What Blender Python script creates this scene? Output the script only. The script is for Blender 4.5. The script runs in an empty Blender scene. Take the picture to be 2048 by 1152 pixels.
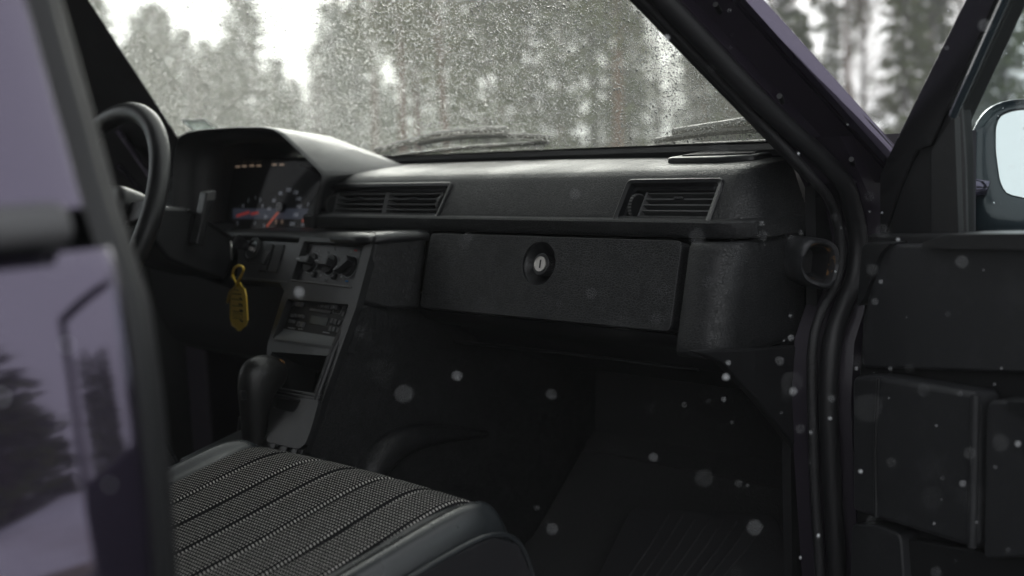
import bpy, bmesh, math, random
import numpy as np
from mathutils import Vector, Matrix
random.seed(4); RNG = np.random.default_rng(7)
R = math.radians
SC = bpy.context.scene
COL = SC.collection

# ------------------------------------------------------------------ camera
CAM_POS = np.array((1.388, -.407, .985))
YAW, PITCH, ROLL, FPX = R(44), R(7.14), R(2.6), 2276.0      # FPX: focal length on a 2048 px wide frame (40 mm)
FW = np.array((-math.sin(YAW)*math.cos(PITCH), math.cos(YAW)*math.cos(PITCH), -math.sin(PITCH)))
_rt = np.array((math.cos(YAW), math.sin(YAW), 0.)); _up = np.cross(_rt, FW)
RT = _rt*math.cos(ROLL) - _up*math.sin(ROLL); UP = _up*math.cos(ROLL) + _rt*math.sin(ROLL)
cam = bpy.data.cameras.new('camera'); camo = bpy.data.objects.new('camera', cam); COL.objects.link(camo)
cam.lens = FPX/2048*36; cam.sensor_width = 36; cam.clip_start = .02; cam.clip_end = 2000
camo.matrix_world = Matrix(((RT[0], UP[0], -FW[0], CAM_POS[0]), (RT[1], UP[1], -FW[1], CAM_POS[1]),
                            (RT[2], UP[2], -FW[2], CAM_POS[2]), (0, 0, 0, 1)))
cam.dof.use_dof = True; cam.dof.focus_distance = 1.42; cam.dof.aperture_fstop = 3.2
SC.camera = camo

# ------------------------------------------------------------------ overcast sky and soft sun
SUN_EL, SUN_AZ = 20, 136          # azimuth measured from +X towards +Y
wd = bpy.data.worlds.new('World'); SC.world = wd; wd.use_nodes = True
nt = wd.node_tree; bg = nt.nodes['Background']
sky = nt.nodes.new('ShaderNodeTexSky'); sky.sky_type = 'NISHITA'; sky.sun_disc = False
sky.sun_elevation = R(SUN_EL); sky.sun_rotation = R(90 - SUN_AZ); sky.dust_density = 4; sky.air_density = 1.0
hs = nt.nodes.new('ShaderNodeHueSaturation'); hs.inputs['Saturation'].default_value = .10
mx = nt.nodes.new('ShaderNodeMix'); mx.data_type = 'RGBA'; mx.inputs['Factor'].default_value = .55
mx.inputs['B'].default_value = (12.2, 12.5, 12.8, 1)            # the cloud deck
nt.links.new(sky.outputs[0], hs.inputs['Color']); nt.links.new(hs.outputs[0], mx.inputs['A'])
nt.links.new(mx.outputs['Result'], bg.inputs['Color']); bg.inputs['Strength'].default_value = .115
sl = bpy.data.lights.new('sun', 'SUN'); sl.energy = 1.5; sl.angle = R(25); sl.color = (1, .97, .93)
slo = bpy.data.objects.new('sun', sl); COL.objects.link(slo)
sd = Vector((math.cos(R(SUN_EL))*math.cos(R(SUN_AZ)), math.cos(R(SUN_EL))*math.sin(R(SUN_AZ)), math.sin(R(SUN_EL))))
slo.rotation_euler = sd.to_track_quat('Z', 'Y').to_euler()
vs = SC.view_settings; vs.view_transform = 'Standard'; vs.look = 'None'; vs.exposure = .28; vs.gamma = 1; vs.use_curve_mapping = False
SC.render.engine = 'CYCLES'
cy = SC.cycles; cy.max_bounces = 10; cy.diffuse_bounces = 4; cy.glossy_bounces = 4; cy.transmission_bounces = 8
cy.transparent_max_bounces = 12; cy.caustics_reflective = False; cy.caustics_refractive = True; cy.blur_glossy = .6
cy.sample_clamp_indirect = 6; cy.use_denoising = True

# ------------------------------------------------------------------ points on planes of the car
def ray(x, y): return FW + RT*(x-1024)/FPX - UP*(y-576)/FPX
def onp(x, y, p0, n):
    r = ray(x, y); n = np.array(n, float); return CAM_POS + r*(((np.array(p0, float)-CAM_POS)@n)/(r@n))
def ax(x, y, v): return onp(x, y, (v, 0, 0), (1, 0, 0))
def ay(x, y, v): return onp(x, y, (0, v, 0), (0, 1, 0))
def az(x, y, v): return onp(x, y, (0, 0, v), (0, 0, 1))

# ------------------------------------------------------------------ mesh helpers
def tag(o, label=None, cat=None, group=None, kind=None):
    for k, v in (('label', label), ('category', cat), ('group', group), ('kind', kind)):
        if v: o[k] = v
    return o
def empty(name, loc=(0, 0, 0), parent=None):
    o = bpy.data.objects.new(name, None); COL.objects.link(o); o.location = loc; o.parent = parent
    o.empty_display_size = .05; return o
def mesh(name, V, F, mat, parent=None, smooth=True, ang=40, bevel=0, seg=2, solid=0, sub=0, uv=None, off=-1):
    me = bpy.data.meshes.new(name); me.from_pydata([tuple(map(float, v)) for v in V], [], [tuple(f) for f in F]); me.update()
    if uv is not None:
        ul = me.uv_layers.new(name='UVMap'); u = np.array(uv, float)
        li = np.zeros(len(me.loops), int); me.loops.foreach_get('vertex_index', li)
        ul.data.foreach_set('uv', u[li].ravel())
    me.materials.append(mat)
    o = bpy.data.objects.new(name, me); COL.objects.link(o); o.parent = parent
    if smooth:
        me.polygons.foreach_set('use_smooth', [True]*len(me.polygons))
        if not (bevel or sub): me.set_sharp_from_angle(angle=R(ang))
    if solid:
        m = o.modifiers.new('t', 'SOLIDIFY'); m.thickness = solid; m.offset = off
    if bevel:
        m = o.modifiers.new('b', 'BEVEL'); m.width = bevel; m.segments = seg; m.limit_method = 'ANGLE'; m.angle_limit = R(32); m.harden_normals = True
    if sub:
        m = o.modifiers.new('s', 'SUBSURF'); m.levels = sub; m.render_levels = sub
    return o
def grid(rows, cu=False, cv=False, skip=None):
    """rows: list of equally long point lists -> verts, quads"""
    n = len(rows[0]); V = [p for r in rows for p in r]; F = []
    for i in range(len(rows) - (0 if cu else 1)):
        for j in range(n - (0 if cv else 1)):
            if skip and skip(i, j): continue
            a, b = i*n + j, i*n + (j+1) % n; i2 = (i+1) % len(rows)
            F.append((a, b, i2*n + (j+1) % n, i2*n + j))
    return V, F
def catmull(P, k=6):
    P = [np.array(p, float) for p in P]; out = []
    for i in range(len(P)-1):
        p0, p1, p2, p3 = P[max(i-1, 0)], P[i], P[i+1], P[min(i+2, len(P)-1)]
        for j in range(k):
            t = j/k
            out.append(.5*((2*p1)+(-p0+p2)*t+(2*p0-5*p1+4*p2-p3)*t*t+(-p0+3*p1-3*p2+p3)*t**3))
    out.append(P[-1]); return out
def tubeg(P, r, n=10, cap=True, closed=False, flat=None):
    P = [np.array(p, float) for p in P]; m = len(P); rs = r if hasattr(r, '__len__') else [r]*m
    rows = []; prev = None
    for i, p in enumerate(P):
        a = P[i-1] if (i or closed) else P[0]; b = P[(i+1) % m] if (i < m-1 or closed) else P[-1]
        t = b-a; t /= np.linalg.norm(t)+1e-12
        u = np.cross(t, (0, 0, 1)) if prev is None else prev - t*(prev@t)
        if np.linalg.norm(u) < 1e-6: u = np.cross(t, (1, 0, 0))
        u /= np.linalg.norm(u); w = np.cross(t, u); prev = u
        rows.append([p + rs[i]*(u*math.cos(2*math.pi*k/n) + w*math.sin(2*math.pi*k/n)*(flat or 1)) for k in range(n)])
    V, F = grid(rows, cu=closed, cv=True)
    if cap and not closed:
        F.append(tuple(range(n))[::-1]); F.append(tuple(range((m-1)*n, m*n)))
    return V, F
def tube(name, P, r, mat, parent=None, n=10, closed=False, k=0, flat=None, **kw):
    if k:
        if hasattr(r, '__len__'): r = list(np.interp(np.linspace(0, len(P)-1, (len(P)-1)*k+1), range(len(P)), r))
        P = catmull(P, k)
    V, F = tubeg(P, r, n, closed=closed, flat=flat); return mesh(name, V, F, mat, parent, **kw)
def slabg(poly, d):
    """polygon (3D) extruded along vector d"""
    n = len(poly); d = np.array(d, float); V = [np.array(p, float) for p in poly] + [np.array(p, float)+d for p in poly]
    F = [tuple(range(n))[::-1], tuple(range(n, 2*n))] + [(i, (i+1) % n, n+(i+1) % n, n+i) for i in range(n)]
    return V, F
def fixn(o):
    bm = bmesh.new(); bm.from_mesh(o.data); bmesh.ops.recalc_face_normals(bm, faces=bm.faces); bm.to_mesh(o.data); bm.free(); return o
def slab(name, poly, d, mat, parent=None, bevel=0, **kw):
    V, F = slabg(poly, d); return fixn(mesh(name, V, F, mat, parent, bevel=bevel, **kw))
def join(parts):
    V, F = [], []
    for v, f in parts:
        o = len(V); V += list(v); F += [tuple(i+o for i in q) for q in f]
    return V, F
class Frame:
    def __init__(s, O, U, V):
        s.O = np.array(O, float); s.U = np.array(U, float)/np.linalg.norm(U)
        V = np.array(V, float); V = V - s.U*(V@s.U); s.V = V/np.linalg.norm(V); s.N = np.cross(s.U, s.V)
    def p(s, u, v, n=0): return s.O + s.U*u + s.V*v + s.N*n
    def px(s, x, y, n=0):
        q = onp(x, y, s.O+s.N*n, s.N) - s.O; return q@s.U, q@s.V
    def poly(s, uv, n=0): return [s.p(u, v, n) for u, v in uv]
    def prism(s, name, uv, n0, n1, mat, parent=None, bevel=0, **kw):
        return slab(name, s.poly(uv, n0), s.N*(n1-n0), mat, parent, bevel, **kw)
    def prismg(s, uv, n0, n1): return slabg(s.poly(uv, n0), s.N*(n1-n0))
    def box(s, name, u0, u1, v0, v1, n0, n1, mat, parent=None, bevel=0, **kw):
        return s.prism(name, [(u0, v0), (u1, v0), (u1, v1), (u0, v1)], n0, n1, mat, parent, bevel, **kw)
    def ring(s, name, outer, inner, n0, n1, mat, parent=None, bevel=0, **kw):
        rows = [s.poly(outer, n0), s.poly(outer, n1), s.poly(inner, n1), s.poly(inner, n0)]
        V, F = grid(rows, cu=True, cv=True); return fixn(mesh(name, V, F, mat, parent, bevel=bevel, **kw))
    def disc(s, name, u, v, r, n0, n1, mat, parent=None, n=28, bevel=0, ry=None, **kw):
        return s.prism(name, [(u+r*math.cos(2*math.pi*k/n), v+(ry or r)*math.sin(2*math.pi*k/n)) for k in range(n)], n0, n1, mat, parent, bevel, **kw)
def rrect(u0, u1, v0, v1, r, k=4):
    out = []
    for cx, cy_, a0 in ((u1-r, v1-r, 0), (u0+r, v1-r, 90), (u0+r, v0+r, 180), (u1-r, v0+r, 270)):
        for i in range(k+1):
            a = R(a0 + 90*i/k); out.append((cx+r*math.cos(a), cy_+r*math.sin(a)))
    return out
def rpoly(P, r, k=4):
    """polygon with rounded corners"""
    out = []; n = len(P)
    for i in range(n):
        a, b, c = np.array(P[i-1], float), np.array(P[i], float), np.array(P[(i+1) % n], float)
        da, dc = a-b, c-b; la, lc = np.linalg.norm(da), np.linalg.norm(dc); q = min(r, la*.45, lc*.45)
        s, e = b+da/la*q, b+dc/lc*q
        for j in range(k+1):
            t = j/k; out.append(tuple((1-t)**2*s + 2*t*(1-t)*b + t*t*e))
    return out
def inset(P, d):
    c = np.mean(np.array(P), axis=0); out = []
    for p in P:
        v = np.array(p)-c; l = np.linalg.norm(v); out.append(tuple(c+v*(1-d/l)))
    return out
def text(name, s, size, fr, u, v, n, mat, parent, rot=0, align='CENTER'):
    cu = bpy.data.curves.new(name, 'FONT'); cu.body = s; cu.size = size; cu.align_x = align; cu.align_y = 'CENTER'; cu.resolution_u = 2
    to = bpy.data.objects.new(name, cu); COL.objects.link(to); bpy.context.view_layer.update()
    me = bpy.data.meshes.new_from_object(to.evaluated_get(bpy.context.evaluated_depsgraph_get()))
    bpy.data.objects.remove(to); bpy.data.curves.remove(cu)
    c, sn = math.cos(rot), math.sin(rot)
    for w in me.vertices:
        a, b = w.co.x*c - w.co.y*sn, w.co.x*sn + w.co.y*c; w.co = fr.p(u+a, v+b, n)
    me.materials.clear(); me.materials.append(mat); o = bpy.data.objects.new(name, me); COL.objects.link(o); o.parent = parent; return o

# ------------------------------------------------------------------ materials
def mat(name, col, rough=.5, spec=.5, metal=0, bump=None, var=0, coat=0, coatr=.03, sheen=0):
    m = bpy.data.materials.new(name); m.use_nodes = True; t = m.node_tree; b = t.nodes['Principled BSDF']
    b.inputs['Base Color'].default_value = (*col, 1); b.inputs['Roughness'].default_value = rough
    b.inputs['Specular IOR Level'].default_value = spec; b.inputs['Metallic'].default_value = metal
    b.inputs['Coat Weight'].default_value = coat; b.inputs['Coat Roughness'].default_value = coatr
    b.inputs['Sheen Weight'].default_value = sheen
    tc = t.nodes.new('ShaderNodeTexCoord')
    if var:
        n = t.nodes.new('ShaderNodeTexNoise'); n.inputs['Scale'].default_value = 9; n.inputs['Detail'].default_value = 6
        mr = t.nodes.new('ShaderNodeMapRange'); mr.inputs[1].default_value = .3; mr.inputs[2].default_value = .7
        mr.inputs[3].default_value = max(.02, rough-var); mr.inputs[4].default_value = min(1, rough+var)
        t.links.new(tc.outputs['Object'], n.inputs['Vector']); t.links.new(n.outputs[0], mr.inputs[0]); t.links.new(mr.outputs[0], b.inputs['Roughness'])
        n4 = t.nodes.new('ShaderNodeTexNoise'); n4.inputs['Scale'].default_value = 21; n4.inputs['Detail'].default_value = 9; n4.inputs['Roughness'].default_value = .7
        cr = t.nodes.new('ShaderNodeMapRange'); cr.inputs[1].default_value = .52; cr.inputs[2].default_value = .82
        cm = t.nodes.new('ShaderNodeMix'); cm.data_type = 'RGBA'; cm.inputs['A'].default_value = (*col, 1); cm.inputs['B'].default_value = (*[c*1.5+.012 for c in col], 1)   # dust and wear
        t.links.new(tc.outputs['Object'], n4.inputs['Vector']); t.links.new(n4.outputs[0], cr.inputs[0]); t.links.new(cr.outputs[0], cm.inputs['Factor']); t.links.new(cm.outputs['Result'], b.inputs['Base Color'])
    if bump:
        kind, scale, dist = bump
        bp = t.nodes.new('ShaderNodeBump'); bp.inputs['Distance'].default_value = dist; bp.inputs['Strength'].default_value = 1
        if kind == 'noise':
            n = t.nodes.new('ShaderNodeTexNoise'); n.inputs['Scale'].default_value = scale; n.inputs['Detail'].default_value = 4
            t.links.new(tc.outputs['Object'], n.inputs['Vector']); h = n.outputs[0]
        else:      # leather creases
            n = t.nodes.new('ShaderNodeTexNoise'); n.inputs['Scale'].default_value = scale*.55; n.inputs['Detail'].default_value = 3
            t.links.new(tc.outputs['Object'], n.inputs['Vector'])
            vm = t.nodes.new('ShaderNodeVectorMath'); vm.operation = 'MULTIPLY_ADD'; vm.inputs[1].default_value = (1.6/scale,)*3
            t.links.new(n.outputs['Color'], vm.inputs[0]); t.links.new(tc.outputs['Object'], vm.inputs[2])
            v = t.nodes.new('ShaderNodeTexVoronoi'); v.feature = 'DISTANCE_TO_EDGE'; v.inputs['Scale'].default_value = scale
            vs_ = t.nodes.new('ShaderNodeVectorMath'); vs_.operation = 'MULTIPLY'; vs_.inputs[1].default_value = (1, 1, 1.9); t.links.new(vm.outputs[0], vs_.inputs[0]); t.links.new(vs_.outputs[0], v.inputs['Vector'])
            mr = t.nodes.new('ShaderNodeMapRange'); mr.inputs[2].default_value = .11; t.links.new(v.outputs['Distance'], mr.inputs[0])
            n2 = t.nodes.new('ShaderNodeTexNoise'); n2.inputs['Scale'].default_value = scale*.35; n2.inputs['Detail'].default_value = 2
            t.links.new(tc.outputs['Object'], n2.inputs['Vector'])
            mr2 = t.nodes.new('ShaderNodeMapRange'); mr2.inputs[1].default_value = .25; mr2.inputs[2].default_value = .60; mr2.inputs[3].default_value = .25
            t.links.new(n2.outputs[0], mr2.inputs[0])
            mm = t.nodes.new('ShaderNodeMix'); mm.inputs['A'].default_value = 1.0   # creases only in places
            t.links.new(mr2.outputs[0], mm.inputs['Factor']); t.links.new(mr.outputs[0], mm.inputs['B'])
            n3 = t.nodes.new('ShaderNodeTexNoise'); n3.inputs['Scale'].default_value = scale*6; n3.inputs['Detail'].default_value = 2
            t.links.new(tc.outputs['Object'], n3.inputs['Vector'])
            ad = t.nodes.new('ShaderNodeMath'); ad.operation = 'MULTIPLY_ADD'; ad.inputs[1].default_value = .25
            t.links.new(n3.outputs[0], ad.inputs[0]); t.links.new(mm.outputs['Result'], ad.inputs[2]); h = ad.outputs[0]
        t.links.new(h, bp.inputs['Height']); t.links.new(bp.outputs[0], b.inputs['Normal'])
    return m
def emis(name, col, s):
    m = mat(name, col, .5); b = m.node_tree.nodes['Principled BSDF']
    b.inputs['Emission Color'].default_value = (*col, 1); b.inputs['Emission Strength'].default_value = s; return m
M = {}
M['vinyl'] = mat('grained_black_vinyl', (.0110, .0117, .0133), .44, .62, bump=('leather', 200, .00045), var=.08)
M['vinyl_fine'] = mat('fine_black_vinyl', (.0125, .0132, .0150), .38, .7, bump=('noise', 900, .0003), var=.08)
M['doorvinyl'] = mat('black_door_vinyl', (.024, .025, .028), .45, .5, bump=('noise', 900, .0003), var=.05)
M['plastic'] = mat('satin_black_plastic', (.0125, .0132, .0150), .33, .65, bump=('noise', 1400, .00012), var=.06)
M['plastic_dark'] = mat('matt_black_plastic', (.013, .0135, .015), .5, .4, bump=('noise', 700, .0002))
M['slat'] = mat('lightened_black_plastic', (.10, .102, .104), .38, .5)  # light caught by the slat edges is put into this grey; buttons share it
M['ledge'] = mat('grey_plastic_ledge', (.10, .105, .108), .45, .5, bump=('noise', 900, .0002))
M['stack'] = mat('satin_charcoal_plastic', (.014, .0148, .0162), .34, .6, bump=('noise', 1400, .00012), var=.05)
M['gloss'] = mat('gloss_black_plastic', (.012, .012, .014), .18, .5)
M['rubber'] = mat('black_rubber', (.014, .014, .016), .48, .45, bump=('noise', 500, .0002))
M['ribbed'] = mat('rough_black_trim', (.018, .018, .020), .5, .5, bump=('noise', 420, .0012))
M['carpet'] = mat('dark_carpet', (.032, .033, .035), .95, .1, bump=('noise', 600, .003), sheen=.15)
M['mat'] = mat('rubber_mat', (.030, .030, .033), .6, .4, bump=('noise', 300, .0004))
M['seatvinyl'] = mat('grey_black_seat_vinyl', (.022, .026, .029), .28, .65, bump=('noise', 700, .0002), var=.06)
M['seatside'] = mat('black_seat_side', (.021, .021, .024), .5, .4, bump=('noise', 500, .0003), var=.08)
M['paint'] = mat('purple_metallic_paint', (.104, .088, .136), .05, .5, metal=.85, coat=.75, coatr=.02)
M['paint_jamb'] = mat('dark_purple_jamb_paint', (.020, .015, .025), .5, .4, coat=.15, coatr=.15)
M['steel'] = mat('brushed_steel', (.62, .60, .57), .28, .5, metal=1)
M['yellow'] = mat('yellow_plastic', (.64, .43, .035), .42, .5)
M['ink'] = mat('black_ink', (.03, .025, .01), .7, .2)
M['whiteprint'] = mat('white_print', (.42, .43, .44), .6, .3)
M['dimprint'] = mat('grey_print', (.34, .35, .36), .6, .3)
M['redprint'] = mat('red_print', (.55, .05, .04), .5, .3)
M['blueprint'] = mat('blue_print', (.03, .22, .55), .5, .3)
M['bluegrey'] = emis('blue_grey_gauge_band', (.10, .115, .16), .12)
M['dial'] = emis('lit_dial_print', (.75, .80, .88), .10)
M['dialred'] = emis('lit_red_print', (.75, .08, .07), .15)
M['gauge'] = mat('gauge_face_black', (.016, .017, .02), .6, .3)
M['lcd'] = mat('dim_green_display', (.022, .036, .033), .25, .5)
M['amber'] = emis('lit_warm_digits', (1, .72, .5), .13)
M['rust'] = mat('worn_brown_edge', (.26, .13, .045), .75, .3)
M['tyre'] = mat('tyre_rubber', (.02, .02, .02), .8, .3)
M['chrome'] = mat('mirror_silver', (.92, .95, .95), .015, .5, metal=1)
M['teal'] = mat('wet_black_mirror_plastic', (.022, .034, .042), .22, .5, coat=.5)
M['greytrim'] = mat('grey_rubber_moulding', (.10, .10, .105), .5, .4)
M['headliner'] = mat('dark_headliner', (.06, .06, .06), .95, .1)
M['wood'] = mat('bark', (.075, .055, .042), .95, .1, bump=('noise', 8, .03))
M['pinebark'] = mat('reddish_pine_bark', (.17, .085, .05), .95, .1, bump=('noise', 6, .03))
def leafmat(name, c1, c2):
    m = mat(name, c1, .75, .2); t = m.node_tree; b = t.nodes['Principled BSDF']
    n = t.nodes.new('ShaderNodeTexNoise'); n.inputs['Scale'].default_value = 1.3; tc = t.nodes.new('ShaderNodeTexCoord')
    t.links.new(tc.outputs['Object'], n.inputs['Vector']); mm = t.nodes.new('ShaderNodeMix'); mm.data_type = 'RGBA'
    mm.inputs['A'].default_value = (*c1, 1); mm.inputs['B'].default_value = (*c2, 1); t.links.new(n.outputs[0], mm.inputs['Factor'])
    t.links.new(mm.outputs['Result'], b.inputs['Base Color']); return m
M['spruce'] = leafmat('spruce_needles', (.055, .098, .020), (.125, .130, .034))
M['spruce2'] = leafmat('dry_spruce_needles', (.080, .074, .052), (.115, .105, .072))
M['pine'] = leafmat('pine_needles', (.075, .112, .022), (.14, .13, .036))
M['twig'] = leafmat('bare_twigs', (.14, .095, .065), (.19, .14, .10))
M['reed'] = leafmat('dry_grass', (.27, .235, .17), (.34, .30, .22))
# woven seat cloth: pale dots of thread on black
m = mat('woven_dotted_cloth', (.02, .02, .02), .85, .2); t = m.node_tree; b = t.nodes['Principled BSDF']
uvn = t.nodes.new('ShaderNodeUVMap'); br = t.nodes.new('ShaderNodeTexBrick'); br.offset = 0; br.squash = 1
for k, v in (('Scale', 1.0), ('Mortar Size', .00140), ('Mortar Smooth', .15), ('Bias', 0), ('Brick Width', .0046), ('Row Height', .0046)):
    br.inputs[k].default_value = v
br.inputs['Color1'].default_value = (.62, .60, .57, 1); br.inputs['Color2'].default_value = (.44, .43, .40, 1); br.inputs['Mortar'].default_value = (.008, .008, .009, 1)
t.links.new(uvn.outputs[0], br.inputs['Vector']); t.links.new(br.outputs['Color'], b.inputs['Base Color'])
bp = t.nodes.new('ShaderNodeBump'); bp.inputs['Distance'].default_value = .0008; bp.invert = True
t.links.new(br.outputs['Fac'], bp.inputs['Height']); t.links.new(bp.outputs[0], b.inputs['Normal']); M['cloth'] = m
# snow and gravel ground
def noisemix(name, c1, c2, scale, lo, hi, rough, bumpd=0):
    m = mat(name, c1, rough, .3, bump=('noise', scale*4, bumpd) if bumpd else None); t = m.node_tree; b = t.nodes['Principled BSDF']
    n = t.nodes.new('ShaderNodeTexNoise'); n.inputs['Scale'].default_value = scale; n.inputs['Detail'].default_value = 8; tc = t.nodes.new('ShaderNodeTexCoord')
    t.links.new(tc.outputs['Object'], n.inputs['Vector']); mr = t.nodes.new('ShaderNodeMapRange'); mr.inputs[1].default_value = lo; mr.inputs[2].default_value = hi
    t.links.new(n.outputs[0], mr.inputs[0]); mm = t.nodes.new('ShaderNodeMix'); mm.data_type = 'RGBA'
    mm.inputs['A'].default_value = (*c1, 1); mm.inputs['B'].default_value = (*c2, 1); t.links.new(mr.outputs[0], mm.inputs['Factor'])
    t.links.new(mm.outputs['Result'], b.inputs['Base Color']); return m
M['ground'] = noisemix('dry_field_with_snow', (.26, .23, .175), (.62, .62, .63), .35, .48, .60, .9)
M['gravel'] = noisemix('wet_gravel', (.10, .098, .095), (.17, .165, .16), 6, .35, .65, .7, .02)
M['snow'] = noisemix('old_snow', (.70, .71, .73), (.52, .51, .50), 1.2, .5, .72, .7, .03)
M['flake'] = mat('snow_flake', (.85, .87, .9), .6, .3)
# clear glass: light passes, the surface mirrors by Fresnel
def glass(name, tint=(.97, .98, .98), film=0, gloss=.02, f0=.04):
    m = bpy.data.materials.new(name); m.use_nodes = True; t = m.node_tree; t.nodes.clear()
    o = t.nodes.new('ShaderNodeOutputMaterial'); tr = t.nodes.new('ShaderNodeBsdfTransparent'); tr.inputs[0].default_value = (*tint, 1)
    gl = t.nodes.new('ShaderNodeBsdfGlossy'); gl.inputs['Roughness'].default_value = gloss
    lw = t.nodes.new('ShaderNodeLayerWeight'); lw.inputs[0].default_value = .5
    pw = t.nodes.new('ShaderNodeMath'); pw.operation = 'POWER'; pw.inputs[1].default_value = 5; t.links.new(lw.outputs['Facing'], pw.inputs[0])
    fr = t.nodes.new('ShaderNodeMath'); fr.operation = 'MULTIPLY_ADD'; fr.inputs[1].default_value = .94; fr.inputs[2].default_value = f0; t.links.new(pw.outputs[0], fr.inputs[0])
    mx = t.nodes.new('ShaderNodeMixShader'); t.links.new(fr.outputs[0], mx.inputs[0]); t.links.new(gl.outputs[0], mx.inputs[2])
    if film:       # thin wet film scatters some of the light
        tl = t.nodes.new('ShaderNodeBsdfTranslucent'); tl.inputs[0].default_value = (.90, .90, .76, 1); m2 = t.nodes.new('ShaderNodeMixShader'); m2.inputs[0].default_value = film
        t.links.new(tr.outputs[0], m2.inputs[1]); t.links.new(tl.outputs[0], m2.inputs[2]); t.links.new(m2.outputs[0], mx.inputs[1])
    else: t.links.new(tr.outputs[0], mx.inputs[1])
    t.links.new(mx.outputs[0], o.inputs[0]); return m
M['glass'] = glass('wet_windscreen_glass', (.90, .935, .885), film=.09)
M['sideglass'] = glass('side_window_glass', (.90, .95, .95))
M['darkglass'] = glass('dark_rear_glass', (.35, .38, .38))
M['lens'] = glass('cluster_cover', (.95, .95, .96), gloss=.03, f0=.004)
m = bpy.data.materials.new('water_drop'); m.use_nodes = True; t = m.node_tree; t.nodes.clear()
o = t.nodes.new('ShaderNodeOutputMaterial'); g = t.nodes.new('ShaderNodeBsdfGlass'); g.inputs['IOR'].default_value = 1.33; g.inputs['Roughness'].default_value = .0
t.links.new(g.outputs[0], o.inputs[0]); M['water'] = m

def holed(fr, name, outer, holes, n0, n1, mat_, parent=None, bevel=0, **kw):
    """plate with openings, in frame fr"""
    bm = bmesh.new()
    for n in (n0, n1):
        es = []
        for lp in [outer] + holes:
            vs_ = [bm.verts.new(fr.p(u, v, n)) for u, v in lp]
            es += [bm.edges.new((vs_[i], vs_[(i+1) % len(vs_)])) for i in range(len(vs_))]
        bmesh.ops.triangle_fill(bm, use_beauty=True, use_dissolve=False, edges=es)
    bm.verts.ensure_lookup_table()
    tot = len(bm.verts)//2; base = 0
    for lp in [outer] + holes:
        k = len(lp)
        for i in range(k):
            a, b = base+i, base+(i+1) % k
            bm.faces.new((bm.verts[a], bm.verts[b], bm.verts[b+tot], bm.verts[a+tot]))
        base += k
    bmesh.ops.recalc_face_normals(bm, faces=bm.faces)
    V = [v.co.copy() for v in bm.verts]; F = [[v.index for v in f.verts] for f in bm.faces]; bm.free()
    return mesh(name, V, F, mat_, parent, bevel=bevel, **kw)
def circ(u, v, r, n=28, ry=None): return [(u+r*math.cos(2*math.pi*k/n), v+(ry or r)*math.sin(2*math.pi*k/n)) for k in range(n)]

CAR = tag(empty('car'), 'purple car with black interior, its front passenger door standing open', 'car')

# ------------------------------------------------------------------ upper dashboard
PROF = [(.955, .9615), (.90, .960), (.84, .957), (.79, .9535), (.765, .950), (.750, .9455), (.741, .9395), (.737, .9345),
        (.707, .892), (.7060, .8897), (.6990, .8877), (.6974, .8855), (.699, .873), (.703, .868), (.715, .866), (.76, .866)]
UF = Frame((0, .707, .892), (1, 0, 0), (0, .030, .0425))
VC = (-.118, .172); VR = (.4985, .6375)                       # openings along X
xs = [-.69, -.53, -.145, VC[0]+.004, 0, VC[1]-.004, .25, .33, .42, VR[0]+.004, VR[1]-.004, .650]
rows = []
for x in xs: rows.append([(x, y, z) for y, z in PROF])
for f in (18, 36, 54, 72, 90):
    a = R(f); r = []
    for k, (y, z) in enumerate(PROF):
        e = .022*max(0, min(1, (z-.885)/.065)); q = max(0, min(1, (z-.945)/.014))
        r.append((.650+(.040-e)*math.sin(a), y+.040*(1-math.cos(a))*(1-q), z-.004*q*math.sin(a)))
    rows.append(r)
r = []
for k, (y, z) in enumerate(PROF):
    e = .022*max(0, min(1, (z-.885)/.065)); q = max(0, min(1, (z-.945)/.014))
    r.append((.690-e, max(.84, y+.04*(1-q)), z-.004*q))
rows.append(r)
V, F = grid(rows, skip=lambda i, j: (j == 7 and i in (3, 4, 9)) or (i == 1 and j >= 2))
dash = mesh('upper_dashboard', V, F, M['vinyl'], CAR, ang=32, sub=0); fixn(dash)
dash['label'] = 'long black grained upper dashboard running under the windscreen'
# dark core behind all dash parts
slab('dashboard_core', [(-.68, .80, .70), (-.68, .80, .86), (-.68, .95, .95), (-.68, 1.03, .93), (-.68, 1.03, .68)], (1.35, 0, 0), M['plastic_dark'], CAR)

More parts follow.
